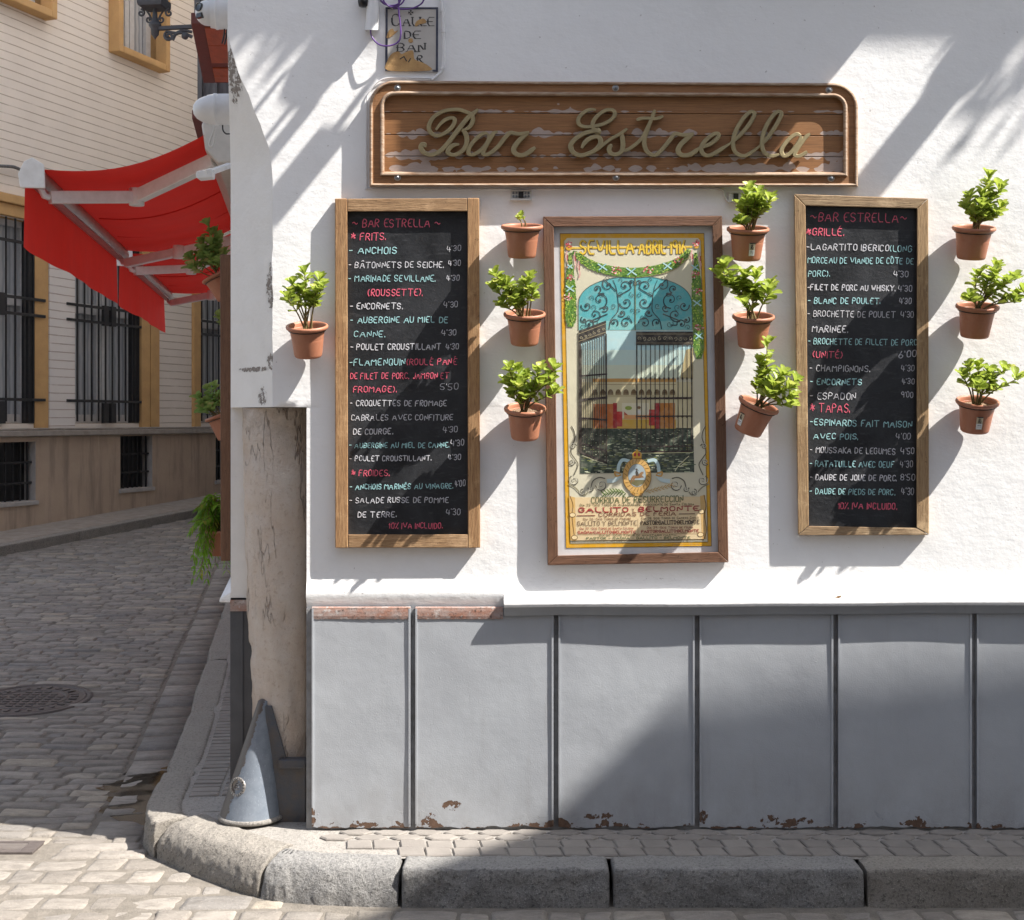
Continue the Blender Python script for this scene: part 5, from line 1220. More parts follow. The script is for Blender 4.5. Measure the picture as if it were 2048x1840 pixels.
for k in range(9):
    u = k / 8; c = W(1652 + 38 * u, 1196 + 2.5 * math.sin(u * 6), 0.045); hw = 0.012 * math.sin(math.pi * min(.97, u + .03)); rows.append([c + Vector((0, -hw, .004 * math.sin(u * 9))), c + Vector((0, 0, 0.006)), c + Vector((0, hw, .003 * math.cos(u * 7)))])
dl.grid(rows, 0, True); tag(dl.build('dead_leaf', M['deadleaf']), 'curled brown leaf lying on the grey ledge', 'leaf')

# ------------------------------------------------------------------ iron corner guard
CG = Vector((-1.026, 0.118, 0.004))
gd = thing('corner_guard', 'worn blue grey iron cone guarding the stone column foot', 'corner guard', CG)
m_ = MB(); rows = []
apex = D(527, 1396, 5.10) - CG
for i in range(34):
    u = i / 33; z = 0.018 + (apex.z - 0.018) * u; r_ = 0.101 * (1 - u) ** 1.03 + 0.020
    if u > 0.94: r_ = 0.0255 * math.sqrt(max(0, 1 - ((u - 0.94) / 0.06) ** 2)) + 0.0005
    cx, cy = apex.x * u ** 1.05, apex.y * u + 0.02 * u; row = []
    for k in range(40):
        a = 2 * math.pi * k / 40; row.append(CG + Vector((cx + r_ * math.cos(a), cy + r_ * math.sin(a), z)))
    rows.append(row)
m_.grid(rows, 0, True, close=True); m_.build('cone', M['guard'], gd)
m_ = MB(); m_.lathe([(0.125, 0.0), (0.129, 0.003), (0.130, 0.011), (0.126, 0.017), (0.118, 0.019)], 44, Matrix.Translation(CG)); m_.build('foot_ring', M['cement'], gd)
m_ = MB(); m_.prism([D(x_, y_, 5.088) for x_, y_ in ((530, 1412), (543, 1412), (576, 1530), (611, 1530), (611, 1650), (540, 1650))][::-1], (0, 0.014, 0)); m_.build('wing_plate', M['guarddk'], gd, bevel=0.003)
m_ = MB(); m_.prism([D(x_, y_, 5.072) for x_, y_ in ((556, 1519), (611, 1519), (611, 1538), (556, 1538))][::-1], (0, 0.045, 0)); m_.build('bracket_bar', M['guarddk'], gd, bevel=0.006)
bc = D(476, 1574, 5.045); nrm = Vector((-0.5, -0.84, 0.2)).normalized(); Q = nrm.to_track_quat('Z', 'Y').to_matrix().to_4x4()
m_ = MB(); Mx = Matrix.Translation(bc + nrm * -0.004) @ Q @ Matrix.Scale(1.45, 4)
m_.lathe([(0.026, -.01), (0.026, .004), (0.023, .006), (0.021, .004), (0.0, .004)], 28, Mx)
for k in range(18): a = 2 * math.pi * k / 18; m_.box(-0.0022, 0.0022, 0.018, 0.0245, 0.004, 0.0085, 0, Mx @ Matrix.Rotation(a, 4, 'Z'))
m_.tube([Mx @ Vector((0.011 * math.cos(a), 0.011 * math.sin(a), .005)) for a in [k * math.pi / 8 for k in range(17)]], 0.0018, 5); m_.tube([Mx @ Vector(p) for p in ((.006, .006, .006), (-.006, .006, .006), (-.006, 0, .006), (.006, 0, .006), (.006, -.006, .006), (-.006, -.006, .006))], 0.0018, 5)
m_.tube([Mx @ Vector(p) for p in ((-.009, .002, .0065), (0, .002, .0065), (0, -.009, .0065))], 0.0015, 5)
m_.build('badge', mk('polished_iron', (0.30, 0.285, 0.27), (0.14, 0.125, 0.115), 60, 0.4, 90, 0.001, metal=0.4), gd)

# ------------------------------------------------------------------ potted plants
def fat_leaf(mb, base, dr, up, L, Wd, mat=0):
    dr = dr.normalized(); sd = dr.cross(up)
    if sd.length < 1e-4: sd = dr.orthogonal()
    sd.normalize(); nn = sd.cross(dr).normalized(); rows = []
    for u, wk in ((0, .12), (.22, .38), (.5, .82), (.72, 1.0), (.90, .88), (1.0, .42)):
        c = base + dr * L * u + nn * (-0.16 * L * (u - .35) ** 2 * 2.2); hw = Wd * 0.5 * wk; th = Wd * 0.11 * (0.4 + 0.6 * wk)
        rows.append([c - sd * hw + nn * hw * .34, c - sd * hw * .55 + nn * hw * .06, c - nn * th, c + sd * hw * .55 + nn * hw * .06, c + sd * hw + nn * hw * .34])
    mb.grid(rows, mat, True)
def jade(lv, st, base, tips, rnd, scale=1.0, spread=1.0):
    for ti, tp in enumerate(tips):
        ln = (tp - base).length
        root = base + Vector((rnd.uniform(-.018, .018), rnd.uniform(-.018, .018), -0.004))
        mid = root.lerp(tp, 0.5) + Vector((rnd.uniform(-.012, .012), rnd.uniform(-.014, .008), 0.006)); mid.x = root.x + (mid.x - root.x) * 0.75
        P = catmull([root, mid, tp], 6); st.tube(P, [0.0036 - 0.0017 * k / (len(P) - 1) for k in range(len(P))], 6)
        ax = (P[-1] - P[-3]).normalized()
        npair = max(1, int(ln / 0.024))
        for k in range(npair):
            u = 0.50 + 0.46 * (k + 1) / npair
            if rnd.random() < 0.12: continue
            i = min(int(u * (len(P) - 1)), len(P) - 2); c = P[i].lerp(P[i + 1], u * (len(P) - 1) - i); a0 = rnd.uniform(0, 3.14)
            for h in (0, 1):
                a = a0 + h * math.pi + rnd.uniform(-.3, .3); d = Vector((math.cos(a), math.sin(a) * .9 - .12, rnd.uniform(.25, .8)))
                fat_leaf(lv, c, d, ax + Vector((0, 0, .4)), scale * rnd.uniform(.032, .046), scale * rnd.uniform(.024, .034))
        for k in range(6):                     # rosette at the tip
            a = k * 2.4 + rnd.uniform(-.3, .3); el = rnd.uniform(.35, 1.5) if k < 5 else 2.2
            d = Vector((math.cos(a), math.sin(a) - .15, el)) * 0.7 + ax * 0.5
            fat_leaf(lv, tp + Vector((rnd.uniform(-.004, .004), rnd.uniform(-.004, .004), rnd.uniform(-.006, .004))), d, Vector((0, 0, 1)), scale * rnd.uniform(.030, .048), scale * rnd.uniform(.024, .036))
POTH = 0.118
def pot_mesh():
    m_ = MB()
    m_.lathe([(0.0, -POTH), (0.049, -POTH), (0.052, -POTH + .004), (0.0535, -POTH + 0.012), (0.0600, -0.052), (0.0602, -0.050), (0.0596, -0.049), (0.0610, -0.044), (0.0606, -0.043), (0.0622, -0.036), (0.0648, -0.018), (0.0665, -0.0145), (0.0745, -0.012), (0.0785, -0.009), (0.0802, -0.003), (0.0785, 0.0025), (0.0745, 0.004), (0.0705, 0.002), (0.0680, -0.004), (0.0660, -0.016), (0.0600, -0.05)], 48)
    return m_
POT = None
def potted(label, base_pt, roll, tips, seed, group, lean=16.0, yaw=0.0, leafm='leaf', sticker=None, scale=1.0, big=1.0, sparse=False):
    global POT
    Rm = Matrix.Rotation(yaw, 4, 'Z') @ Matrix.Rotation(R(roll), 4, 'Y') @ Matrix.Rotation(R(lean), 4, 'X')
    t = thing('potted_plant', label, 'potted plant', base_pt, group); t.rotation_euler = Rm.to_euler()
    if POT is None: POT = pot_mesh().build('pot', M['pot'], t, local=True)
    else:
        o = POT.copy(); COL.objects.link(o); o.parent = t
    s_ = MB(); rows = []
    for i in range(6):
        rows.append([Vector((.0655 * i / 5 * math.cos(k * math.pi / 12), .0655 * i / 5 * math.sin(k * math.pi / 12), -.021 + .004 * noise.noise(Vector((i * .9, k * .8, seed))))) for k in range(24)])
    s_.grid(rows, 0, True, close=True); s_.build('soil', M['soil'], t, local=True)
    h_ = MB(); h_.tube([Vector((.0695 * math.cos(k * math.pi / 16), .0695 * math.sin(k * math.pi / 16), -.0165)) for k in range(33)], 0.0017, 6, cap=False); h_.beam(Vector((0, .0695, -.0165)), Vector((0, .089, -.018)), .006, .003); h_.build('ring_holder', M['iron'], t, local=True)
    rnd = random.Random(seed); inv = Rm.to_3x3().inverted(); lv, st = MB(), MB()
    b = Vector((0, 0, -0.018))
    T = [inv @ Vector((dx / 520, rnd.uniform(-.105, -.015) if dz is None else dz, dy / 520)) for dx, dy, dz in tips]
    if sparse: jade(lv, st, b, T, rnd, 0.6)
    else: jade(lv, st, b, T, rnd, scale)
    st.build('stems', M['stem'], t, local=True); lv.build('foliage', M[leafm], t, local=True)
    if sticker is not None:
        a0, sc = sticker; m_ = MB(); m2 = MB()
        rows = []; hw = 0.2
        for z, r_ in ((-0.046, 0.0620), (-0.096, 0.0563)):
            rows.append([Vector((r_ * math.sin(a0 + hw * k / 6), -r_ * math.cos(a0 + hw * k / 6), z)) for k in range(-6, 7)])
        m_.grid(rows[::-1], 0, True); r2 = []
        so_ = m_.build('sticker', M['sticker'], t, local=True)
        for z, r_ in ((-0.073, 0.0597), (-0.095, 0.0572)): r2.append([Vector((r_ * math.sin(a0 + hw * .9 * k / 6), -r_ * math.cos(a0 + hw * .9 * k / 6), z)) for k in range(-6, 7)])
        m2.grid(r2[::-1], 0, True); m2.build('sticker_strip', M['white'], so_, local=True)
        m3 = MB()
        pt = lambda u, v: Vector(((.0628 - .0058 * v) * math.sin(a0 + hw * u), -(.0628 - .0058 * v) * math.cos(a0 + hw * u), -0.046 - .05 * v))
        m3.tube([pt(-.35, .48), pt(-.3, .18), pt(0, .12), pt(.1, .25), pt(-.2, .32), pt(.15, .5)], .0011, 5); m3.tube([pt(.3, .5), pt(.35, .3)], .0009, 5)
        m3.tube([pt(-.9, .03), pt(.9, .03)], .0018, 5); m3.tube([pt(-.55, .68), pt(.55, .68)], .0013, 5); m3.tube([pt(-.6, .8), pt(.6, .8)], .0006, 5)
        m3.build('sticker_print', M['ink'], so_, local=True)
    return t
GP = 'potted plants hung on the bar front'
N = None
def tp(*a): return [(x_, y_, N) for x_, y_ in a]
potted('potted jade plant with a thin bare stem tuft, left of the FRITS menu', W(614, 652, .091), 0, tp((-22, 79), (0, 101), (26, 88), (34, 72), (-5, 66), (-26, 62), (-30, 49), (22, 62), (16, 44)), 11, GP, scale=.92)
potted('nearly empty terracotta pot with one tiny sprout', W(1044, 452, .091), 0, [(-5, 14, 0.0), (-2, 18, -.01)], 12, GP, lean=14, sparse=True)
potted('potted jade plant leaning left, below the nearly empty pot', W(1049, 627, .091), 0, tp((-58, 71), (-61, 45), (-46, 14), (-29, 33), (-9, 35), (9, 63), (15, 40), (-15, 14), (-50, 57), (2, 50), (-36, 52), (-20, 22)), 13, GP, scale=.95)
potted('bushy potted jade plant, lowest one left of the poster', W(1050, 816, .091), 0, tp((-31, 73), (-33, 47), (-26, 23), (-1, 61), (-14, 72), (28, 73), (57, 76), (51, 55), (28, 43), (57, 29), (-1, 17), (13, 29), (-14, 40)), 14, GP)
potted('upright potted jade plant with a sticker on its pot, right of the poster top', W(1496, 457, .091), 0, tp((3, 73), (-12, 58), (17, 61), (6, 47), (-15, 41), (32, 47), (-6, 22), (17, 25), (26, 30), (3, 12), (-25, 6), (12, 42)), 15, GP, sticker=(.14, 1))
potted('spindly potted jade plant with a big leaf rosette reaching left over the poster frame', W(1507, 632, .091), 0, tp((-61, 93), (-72, 75), (-52, 62), (-24, 73), (-2, 73), (27, 58), (-26, 17), (-5, 46), (20, 40)), 16, GP, scale=1.12)
potted('tilted potted jade plant with a tall sprig, lowest one right of the poster', W(1518, 808, .091), 20, tp((10, 115), (-4, 80), (4, 54), (36, 57), (66, 45), (57, 14), (-10, 33), (19, 33), (7, 16), (51, -2), (30, 40), (48, 30)), 17, GP, sticker=(-.95, 1))
potted('dense potted jade plant, topmost one right of the GRILLÉ menu', W(1948, 455, .091), 0, tp((12, 88), (-20, 53), (36, 68), (-4, 32), (41, 33), (17, 38), (-28, 33), (8, 12), (29, 18), (-1, 52), (24, 52), (-14, 20)), 18, GP)
potted('potted jade plant bending right over bare soil, middle one right of the GRILLÉ menu', W(1955, 612, .091), 0, tp((27, 73), (-6, 58), (59, 49), (77, 25), (59, 5), (15, 20), (6, 42), (-33, 10), (42, 44), (18, 56)), 19, GP)
potted('potted jade plant with a stickered pot, lowest one right of the GRILLÉ menu', W(1955, 802, .091), 0, tp((-21, 65), (-36, 47), (15, 56), (47, 59), (61, 42), (-3, 42), (21, 39), (12, 20), (-9, 68), (-16, 28)), 20, GP, sticker=(-.1, 1))
GS = 'potted plants hung on the side street wall'
def side(y_, out, z): return Vector((sx(y_) - out, y_ - out * .16, z))
a = side(1.30, .125, D(0, 552, 6.3).z)
potted('potted jade plant sticking out above the red awning arm, highest on the side wall', a, 0, [(x_ * 1.24, y_ * 1.24, z_) for x_, y_, z_ in [(-16, 100, 0), (-30, 66, .02), (-10, 62, -.02), (-52, 34, 0), (-34, 38, .03), (-46, 14, -.03), (8, 72, 0), (-14, 34, -.02), (14, 40, 0), (-4, 86, .01), (2, 48, .03), (-24, 50, -.03), (10, 24, -.04)]], 31, GS, lean=26, yaw=-R(81), leafm='leafshade', scale=1.12)
a = side(2.6, .12, D(0, 655, 7.6).z); potted('dark green potted plant half hidden behind the side menu, under the awning arm', a, 0, [(-24, 40, 0), (-10, 62, 0), (-30, 12, .03), (-36, 28, -.02), (2, 50, .02), (-12, 20, 0)], 32, GS, lean=20, yaw=-R(81), leafm='leafshade', scale=1.1)
a = side(1.45, .12, D(0, 830, 6.45).z); potted('green potted plant showing past the side menu at window ledge height', a, 0, [(-42, 10, 0), (-54, 40, 0), (-30, 62, .02), (-10, 70, -.02), (-26, 34, 0), (0, 40, .03), (-40, 26, .03), (-18, 16, -.03)], 33, GS, lean=20, yaw=-R(81), leafm='leafshade', scale=1.15)
# fern below the side menu
fb = side(1.25, .10, D(0, 1060, 6.25).z)
fn = thing('potted_fern', 'bright green fern spilling out below the side menu', 'fern', fb, GS)
m_ = MB(); m_.lathe([(0, -.12), (.05, -.12), (.066, -.012), (.078, -.01), (.078, .003), (.068, .003), (.062, -.03), (0, -.03)], 32, Matrix.Translation(fb)); m_.build('pot', M['pot'], fn)
fm, fs = MB(), MB(); rf = random.Random(5)
for k in range(36):
    a = rf.uniform(0, 6.28); rch = rf.uniform(.08, .16); up = rf.uniform(.03, .17); drop = rf.uniform(-.02, .32)
    d = Vector((math.cos(a) - .75, math.sin(a) - .35, 0)).normalized(); P = catmull([fb + Vector((0, 0, -.02)), fb + d * rch * .45 + Vector((0, 0, up)), fb + d * rch + Vector((0, 0, up - drop))], 8)
    fs.tube(P, 0.0015, 5)
    for i in range(3, len(P)):
        t = (P[i] - P[i - 1]).normalized(); s__ = t.cross(Vector((0, 0, 1))).normalized()
        for h in (-1, 1):
            L = .055 * (1 - .4 * i / len(P)); dr = (s__ * h * .8 + t * .7 + Vector((0, 0, rf.uniform(-.6, .1)))).normalized(); w_ = dr.cross(Vector((0, 0, 1))).normalized() * .006
            c = P[i]; e = c + dr * L + Vector((0, 0, -.012)); mm = c.lerp(e, .45) + Vector((0, 0, .006)); fm.add([c, mm + w_, e, mm - w_], [(0, 1, 2, 3)], 0, True)
fs.build('stems', M['stem'], fn); fm.build('fronds', M['fern'], fn)
# side menu seen edge-on
sb = thing('side_menu_board', 'wooden edge of a tall board hung on the side street wall', 'menu board', side(0.62, 0.03, D(0, 1121, 5.6).z))
z0, z1 = D(0, 1121, 5.62).z, D(0, 510, 5.62).z
for (ya, yb) in ((0.60, 0.66), (1.09, 1.15)):
    m_ = MB(); v = [Vector((sx(ya) - o, ya, z)) for o, z in ((.025, z0), (.066, z0), (.069, z1), (.018, z1))]; m_.prism(v, Vector((sx(yb) - sx(ya), yb - ya, 0))); m_.build('frame_rail', M['walnut_z'], sb, bevel=0.004)
for (za, zb) in ((z0, z0 + .055), (z1 - .055, z1)):
    m_ = MB(); m_.prism([Vector((sx(.662) - o, .662, z)) for o, z in ((.026, za), (.064, za), (.064, zb), (.026, zb))], Vector((sx(1.088) - sx(.662), .426, 0))); m_.build('frame_rail', M['walnut_z'], sb, bevel=0.003)
m_ = MB(); m_.prism([Vector((sx(.662) - o, .662, z)) for o, z in ((.03, z0 + .057), (.042, z0 + .057), (.042, z1 - .057), (.03, z1 - .057))], Vector((sx(1.088) - sx(.662), .426, 0))); m_.build('slate', M['board'], sb)

# ------------------------------------------------------------------ security cameras
c1 = D(455, 27, 5.35); s1 = thing('security_camera', 'white dome security camera with a black lens, highest on the corner', 'camera', c1, 'security cameras on the corner')
ax = Vector((-1, -0.16, -0.03)).normalized(); QM = ax.to_track_quat('Z', 'Y').to_matrix().to_4x4()
k_ = 5.35 / FPX
m_ = MB(); m_.lathe([(31 * k_, -0.04), (31 * k_, 18 * k_), (32 * k_, 19 * k_), (32 * k_, 23 * k_), (30 * k_, 25 * k_), (28.5 * k_, 34 * k_)], 36, Matrix.Translation(c1) @ QM); m_.build('housing', M['white'], s1, bevel=0.0008)
sc_ = c1 + ax * 38 * k_
m_ = MB(); prof = [(25 * k_ * math.sin(R(a)), 25 * k_ * math.cos(R(a))) for a in range(180, -1, -12)]; m_.lathe(prof, 32, Matrix.Translation(sc_)); bl_ = m_.build('eyeball', M['white'], s1)
vd = Vector((-0.62, -0.95, 0.05)).normalized(); Qv = vd.to_track_quat('Z', 'Y').to_matrix().to_4x4()
m_ = MB(); m_.lathe([(.0185, .040), (.0185, .0535), (.016, .0555), (0.0150, .0545), (.008, .0535), (0, .0535)], 26, Matrix.Translation(sc_ + Vector((0, 0, .010))) @ Qv); m_.build('lens', M['lens'], bl_)
m_ = MB(); m_.box(-.0165, .0165, -.0105, .0105, .036, .0525, 0, Matrix.Translation(sc_ + Vector((0, 0, -.024))) @ Qv); m_.build('sensor_window', M['lens'], bl_, bevel=0.003)
c2 = D(455, 219, 5.35); s2 = thing('security_camera', 'white dome security camera facing left, just above the red awning', 'camera', c2, 'security cameras on the corner')
ax2 = Vector((-1, -0.12, -0.04)).normalized(); QM2 = ax2.to_track_quat('Z', 'Y').to_matrix().to_4x4()
m_ = MB(); m_.lathe([(31 * k_, -0.05), (31 * k_, 19 * k_), (32 * k_, 20 * k_), (32 * k_, 25 * k_), (30.5 * k_, 27 * k_), (28.5 * k_, 38 * k_)], 36, Matrix.Translation(c2) @ QM2); m_.build('housing', M['white'], s2, bevel=0.0008)
m_ = MB(); m_.lathe([(28 * k_, 36 * k_), (26 * k_, 44 * k_), (22.5 * k_, 53 * k_), (17 * k_, 61 * k_), (9 * k_, 66.5 * k_), (0, 68 * k_)], 36, Matrix.Translation(c2) @ QM2); m_.build('dome', M['white'], s2)
m_ = MB(); cabd = [c1 + Vector((-.012, 0, -.058)), c1 + Vector((-.014, -.004, -.09)), c1 + Vector((-.022, -.004, -.125)), c1 + Vector((-.01, .0, -.08))]; m_.tube(catmull(cabd, 6), .003, 6); m_.tube(catmull([p + Vector((.008, .01, 0)) for p in cabd], 6), .003, 6); m_.build('lead', M['iron'], s1)
m_ = MB(); m_.tube(catmull([c2 + Vector((-.02, 0, -.06)), c2 + Vector((-.018, -.004, -.085)), c2 + Vector((-.006, -.004, -.10)), c2 + Vector((.01, 0, -.10))], 6), .003, 6); m_.build('lead', M['iron'], s2)

# ------------------------------------------------------------------ awnings
no = Vector((-0.988, -0.156, 0)); al = Vector((-0.156, 0.988, 0))
def awning(label, y0, y1, wpx, split):
    base = Vector((sx(y0), y0, 2.6)); t = thing('awning', label, 'awning', base, 'red awnings along the side street')
    L = (y1 - y0) / al.y
    P = lambda s__, o, z: Vector((sx(y0), y0, 0)) + al * s__ + no * o + Vector((0, 0, z))
    REACH, ZB, ZC = 0.9, 2.655, 2.905
    m_ = MB(); n = 24; k = 14; rows = []                 # cloth
    for i in range(n + 1):
        row = []
        for j in range(k + 1):
            u = j / k; s__ = L * i / n; z = ZC + (ZB + .03 - ZC) * u - 0.085 * math.sin(math.pi * u) + 0.006 * math.sin(i * 1.3) * u * (1 - u) * 4
            row.append(P(s__, 0.08 + (REACH - 0.08) * u, z))
        rows.append(row)
    m_.grid(rows, 0, True)
    for sx_ in range(1, 4): 
        sj = L * sx_ / 4; m_.tube([P(sj, 0.08 + (REACH - .08) * j / 12, ZC + (ZB + .03 - ZC) * j / 12 - 0.085 * math.sin(math.pi * j / 12) - .002) for j in range(1, 12)], .0035, 5)
    m_.build('canopy', M['red'], t)
    m_ = MB(); rows = []; n = 60                         # valance
    for i in range(n + 1):
        s__ = L * i / n; row = []
        for j in range(9):
            v = j / 8; wv = 0.010 * v * math.sin(s__ * 4.0 + 0.6) + 0.004 * v * math.sin(s__ * 11.0)
            row.append(P(s__, REACH + .035 + wv, ZB - 0.02 - (0.30 + 0.006 * math.sin(s__ * 3)) * v))
        rows.append(row)
    m_.grid(rows, 0, True); m_.build('valance', M['red'], t)
    m_ = MB(); m_.lathe([(.0, -.01), (.042, -.01), (.046, 0), (.046, L), (.042, L + .01), (0, L + .01)], 18, Matrix.Translation(P(0, REACH, ZB)) @ al.to_track_quat('Z', 'Y').to_matrix().to_4x4())
    for dz in (-.038, .036): m_.beam(P(0.005, REACH - .02, ZB + dz), P(L - .005, REACH - .02, ZB + dz), .016, .014)
    fb_ = m_.build('front_bar', M['barmetal'], t)
    m_ = MB(); m_.prism([P(-.028, REACH + o, ZB + z) for o, z in ((-.055, -.06), (.05, -.06), (.06, 0.0), (.035, .055), (0, .075), (-.05, .045))], al * 0.018); m_.build('end_cap', M['armwhite'], fb_, bevel=.004)
    m_ = MB(); m_.prism([P(0.0, o, z) for o, z in ((.0, ZC - .17), (.10, ZC - .17), (.155, ZC - .11), (.17, ZC), (.15, ZC + .06), (0, ZC + .07))][::-1], al * L); m_.build('cassette', M['cream'], t, bevel=.01)
    for s__, sgn in ((0.10, 1), (L - .14, -1)):
        m_ = MB(); e = P(s__ + sgn * 0.26, .50, (ZC + ZB) / 2 - .15); a = P(s__, .12, ZC - .14); f_ = P(s__ + sgn * .03, REACH - .045, ZB - .075)
        a2 = a.lerp(e, .97); m_.beam(a, a2, .05, .062); m_.beam(e, f_, .042, .056)
        m_.lathe([(.0, -.042), (.036, -.042), (.036, .042), (.0, .042)], 18, Matrix.Translation(e))
        m_.tube([f_, f_.lerp(P(s__, REACH, ZB), .45) + Vector((0, 0, -.03)), P(s__, REACH - .01, ZB - .035)], .016, 8); m_.build('folding_arm', M['armwhite'], t, bevel=.004)
    return t
awning('red canvas awning with white folding arm, the nearer of two', 0.92, 3.70, 0, 0)
awning('red canvas awning with a bronze front bar, the farther of two', 3.84, 6.55, 0, 0)
fl = thing('floodlight', 'small white floodlight on an arm under the red awning', 'floodlight', D(458, 331, 5.6), None)
m_ = MB(); m_.beam(D(461, 330, 5.7), D(422, 344, 5.45), .03, .02); m_.beam(D(424, 343, 5.43), D(412, 347, 5.4), .012, .03); m_.build('arm', M['armwhite'], fl, bevel=.002)
m_ = MB(); m_.prism([D(x_, y_, 5.4) for x_, y_ in ((391, 345), (394, 342), (420, 337), (424, 341), (424, 354), (396, 357), (392, 355))], (0, .06, 0)); m_.build('lamp_head', M['armwhite'], fl, bevel=.004)
lp_ = MB(); lp_.tube(catmull([D(430, 252, 5.5), D(425, 268, 5.5), D(419, 287, 5.5), D(422, 293, 5.5), D(427, 289, 5.5), D(431, 268, 5.5)], 8), .0045, 7); tag(lp_.build('winding_loop', M['cream']), 'pale winding loop hanging by the awning cassette', 'crank')

# ------------------------------------------------------------------ bays and lamp over the side street
def bay(label, corner_px, d0, d1, px1, body_h, out_more):
    A = D(corner_px[0], corner_px[1], d0); B = D(px1[0], px1[1], d1); z = A.z
    t = thing('bay_window', label, 'bay window', Vector((A.x, A.y, z)), 'bays over the side street')
    dirv = Vector((B.x - A.x, B.y - A.y, 0)); wA = Vector((sx(A.y), A.y, z)); wB = Vector((sx(B.y), B.y, z))
    A0, B0 = Vector((A.x, A.y, z)), Vector((B.x, B.y, z))
    m_ = MB(); m_.prism([A0, B0, wB, wA], (0, 0, .07)); m_.build('soffit_frame', M['soffitd'], t, bevel=.004)
    m_ = MB(); q = lambda u, v: A0.lerp(B0, u).lerp(wA.lerp(wB, u), v)
    for (u0, u1) in ((.04, .30), (.305, .60), (.70, .83), (.835, .95)):
        m_.prism([q(u0, .2), q(u1, .2), q(u1, .9), q(u0, .9)], (0, 0, -.012))
    m_.build('soffit_panel', M['soffit'], t, bevel=.003)
    m_ = MB(); up = Vector((0, 0, body_h)); lift = Vector((0, 0, .074)); i0 = .06
    m_.prism([q(i0, .1) + lift, q(1 - i0, .1) + lift, q(1 - i0, .98) + lift, q(i0, .98) + lift], up); bd = m_.build('body', M['mirador'], t)
    m_ = MB()
    for k in range(5):
        p = q(i0, .1 + .2 * k) + lift; m_.beam(p + Vector((0, -.02, 0)), p + up + Vector((0, -.02, 0)), .035, .03, (0, 1, 0))
    for k in range(6):
        p = q(i0 + (1 - 2 * i0) * k / 5, .09) + lift; m_.beam(p, p + up, .04, .03, (1, 0, 0))
    m_.build('mullion', M['mirador'], bd)
    return t
bay('grey timber bay with a red brown soffit behind the security cameras', (382, 48), 8.0, 9.4, (407, 165), 2.6, 0)
bay('grey timber bay with a red brown soffit, farther one carrying the street lamp', (384, 237), 10.4, 12.6, (413, 330), 3.0, 0)
LD = 10.4; lb = D(382, 55, LD)
lm = thing('street_lamp', 'grey wrought iron street lamp on a scrolled bracket', 'street lamp', lb)
q_ = lambda x_, y_: D(x_, y_, LD)
m_ = MB(); m_.beam(q_(315, 57), q_(392, 53), .035, .028)
def sp2(cx, cy, r_, a0, tn, rad, mb, tail=None):
    P = [q_(cx + r_ * (0.1 + .9 * k / 18) * math.cos(R(a0) + tn * 6.283 * k / 18), cy + r_ * (0.1 + .9 * k / 18) * math.sin(R(a0) + tn * 6.283 * k / 18)) for k in range(19)]
    if tail: P += [q_(*p) for p in tail]
    mb.tube(P, rad, 6)
sp2(338, 72, 10, 60, 1.5, .012, m_, [(352, 66), (366, 60), (384, 64)]); m_.tube(catmull([q_(345, 80), q_(352, 68), q_(366, 66), q_(384, 74)], 6), .014, 6); m_.lathe([(0, -.03), (.022, -.02), (.03, 0), (.02, .02), (0, .03)], 12, Matrix.Translation(q_(370, 72)))
m_.build('bracket', M['lampiron'], lm)
m_ = MB(); m_.lathe([(0.0, -.07), (.012, -.05), (.03, -.03), (.035, .02), (.05, .04), (.05, .055), (.035, .065), (.022, .09), (.018, .16), (.016, .30), (.022, .34)], 14, Matrix.Translation(q_(310, 62))); m_.build('spindle', M['lampiron'], lm)
m_ = MB()
for sgn in (-1, 1):
    sp2(310 + sgn * 12, 39, 7, 90, 1.2 * sgn, .008, m_); sp2(310 + sgn * 28, 26, 8, 180 if sgn > 0 else 0, 1.25 * sgn, .009, m_); m_.tube(catmull([q_(310 + sgn * 3, 50), q_(310 + sgn * 8, 36), q_(310 + sgn * 16, 22)], 6), .008, 6)
m_.build('scrollwork', M['lampiron'], lm)
m_ = MB(); hc = q_(308, 10); k_ = LD / FPX
m_.lathe([(30 * k_, -.03), (34 * k_, -.025), (36 * k_, .0), (36 * k_, .04), (32 * k_, .05)], 4, Matrix.Translation(hc) @ Matrix.Rotation(R(38), 4, 'Z'), smooth=False); m_.build('lantern_base', M['lampiron'], lm)
m_ = MB(); m_.lathe([(30 * k_, .052), (42 * k_, .50)], 4, Matrix.Translation(hc) @ Matrix.Rotation(R(38), 4, 'Z'), smooth=False); m_.build('lantern_glass', M['pane'], lm)
m_ = MB(); m_.lathe([(46 * k_, .502), (40 * k_, .54), (10 * k_, .72), (0, .8)], 4, Matrix.Translation(hc) @ Matrix.Rotation(R(38), 4, 'Z'), smooth=False); m_.build('lantern_cap', M['lampiron'], lm)

# ------------------------------------------------------------------ cream house across the side street
PH = Vector((-5.514, 9.0, 0)); ANG = R(70)
ch = thing('cream_house', 'cream grooved house with amber window surrounds and a stained base', 'house', PH, None, (0, 0, ANG))
def T(px):
    r = (px - 1024) / FPX; return (14 * r + 5.514) / (0.3420 - 0.9397 * r)
def Z(px, py): return CAMZ + (HZ - py) / FPX * (14 + 0.9397 * T(px))
WA, WB, WC = (T(-95), T(66)), (T(147), T(276)), (T(397), T(520))
zl = Z(200, 856); zw0 = zl + .06; zw1 = Z(30, 438); zg = 0.0
UP = [(T(-60), T(82), Z(80, 22)), (T(226), T(312), Z(306, 128))]
hs = MB()
holes = [(WA[0], WA[1], zw0, zw1), (WB[0], WB[1], zw0, zw1), (WC[0], WC[1], zw0, zw1)] + [(a, b, z, z + 1.7) for a, b, z in UP]
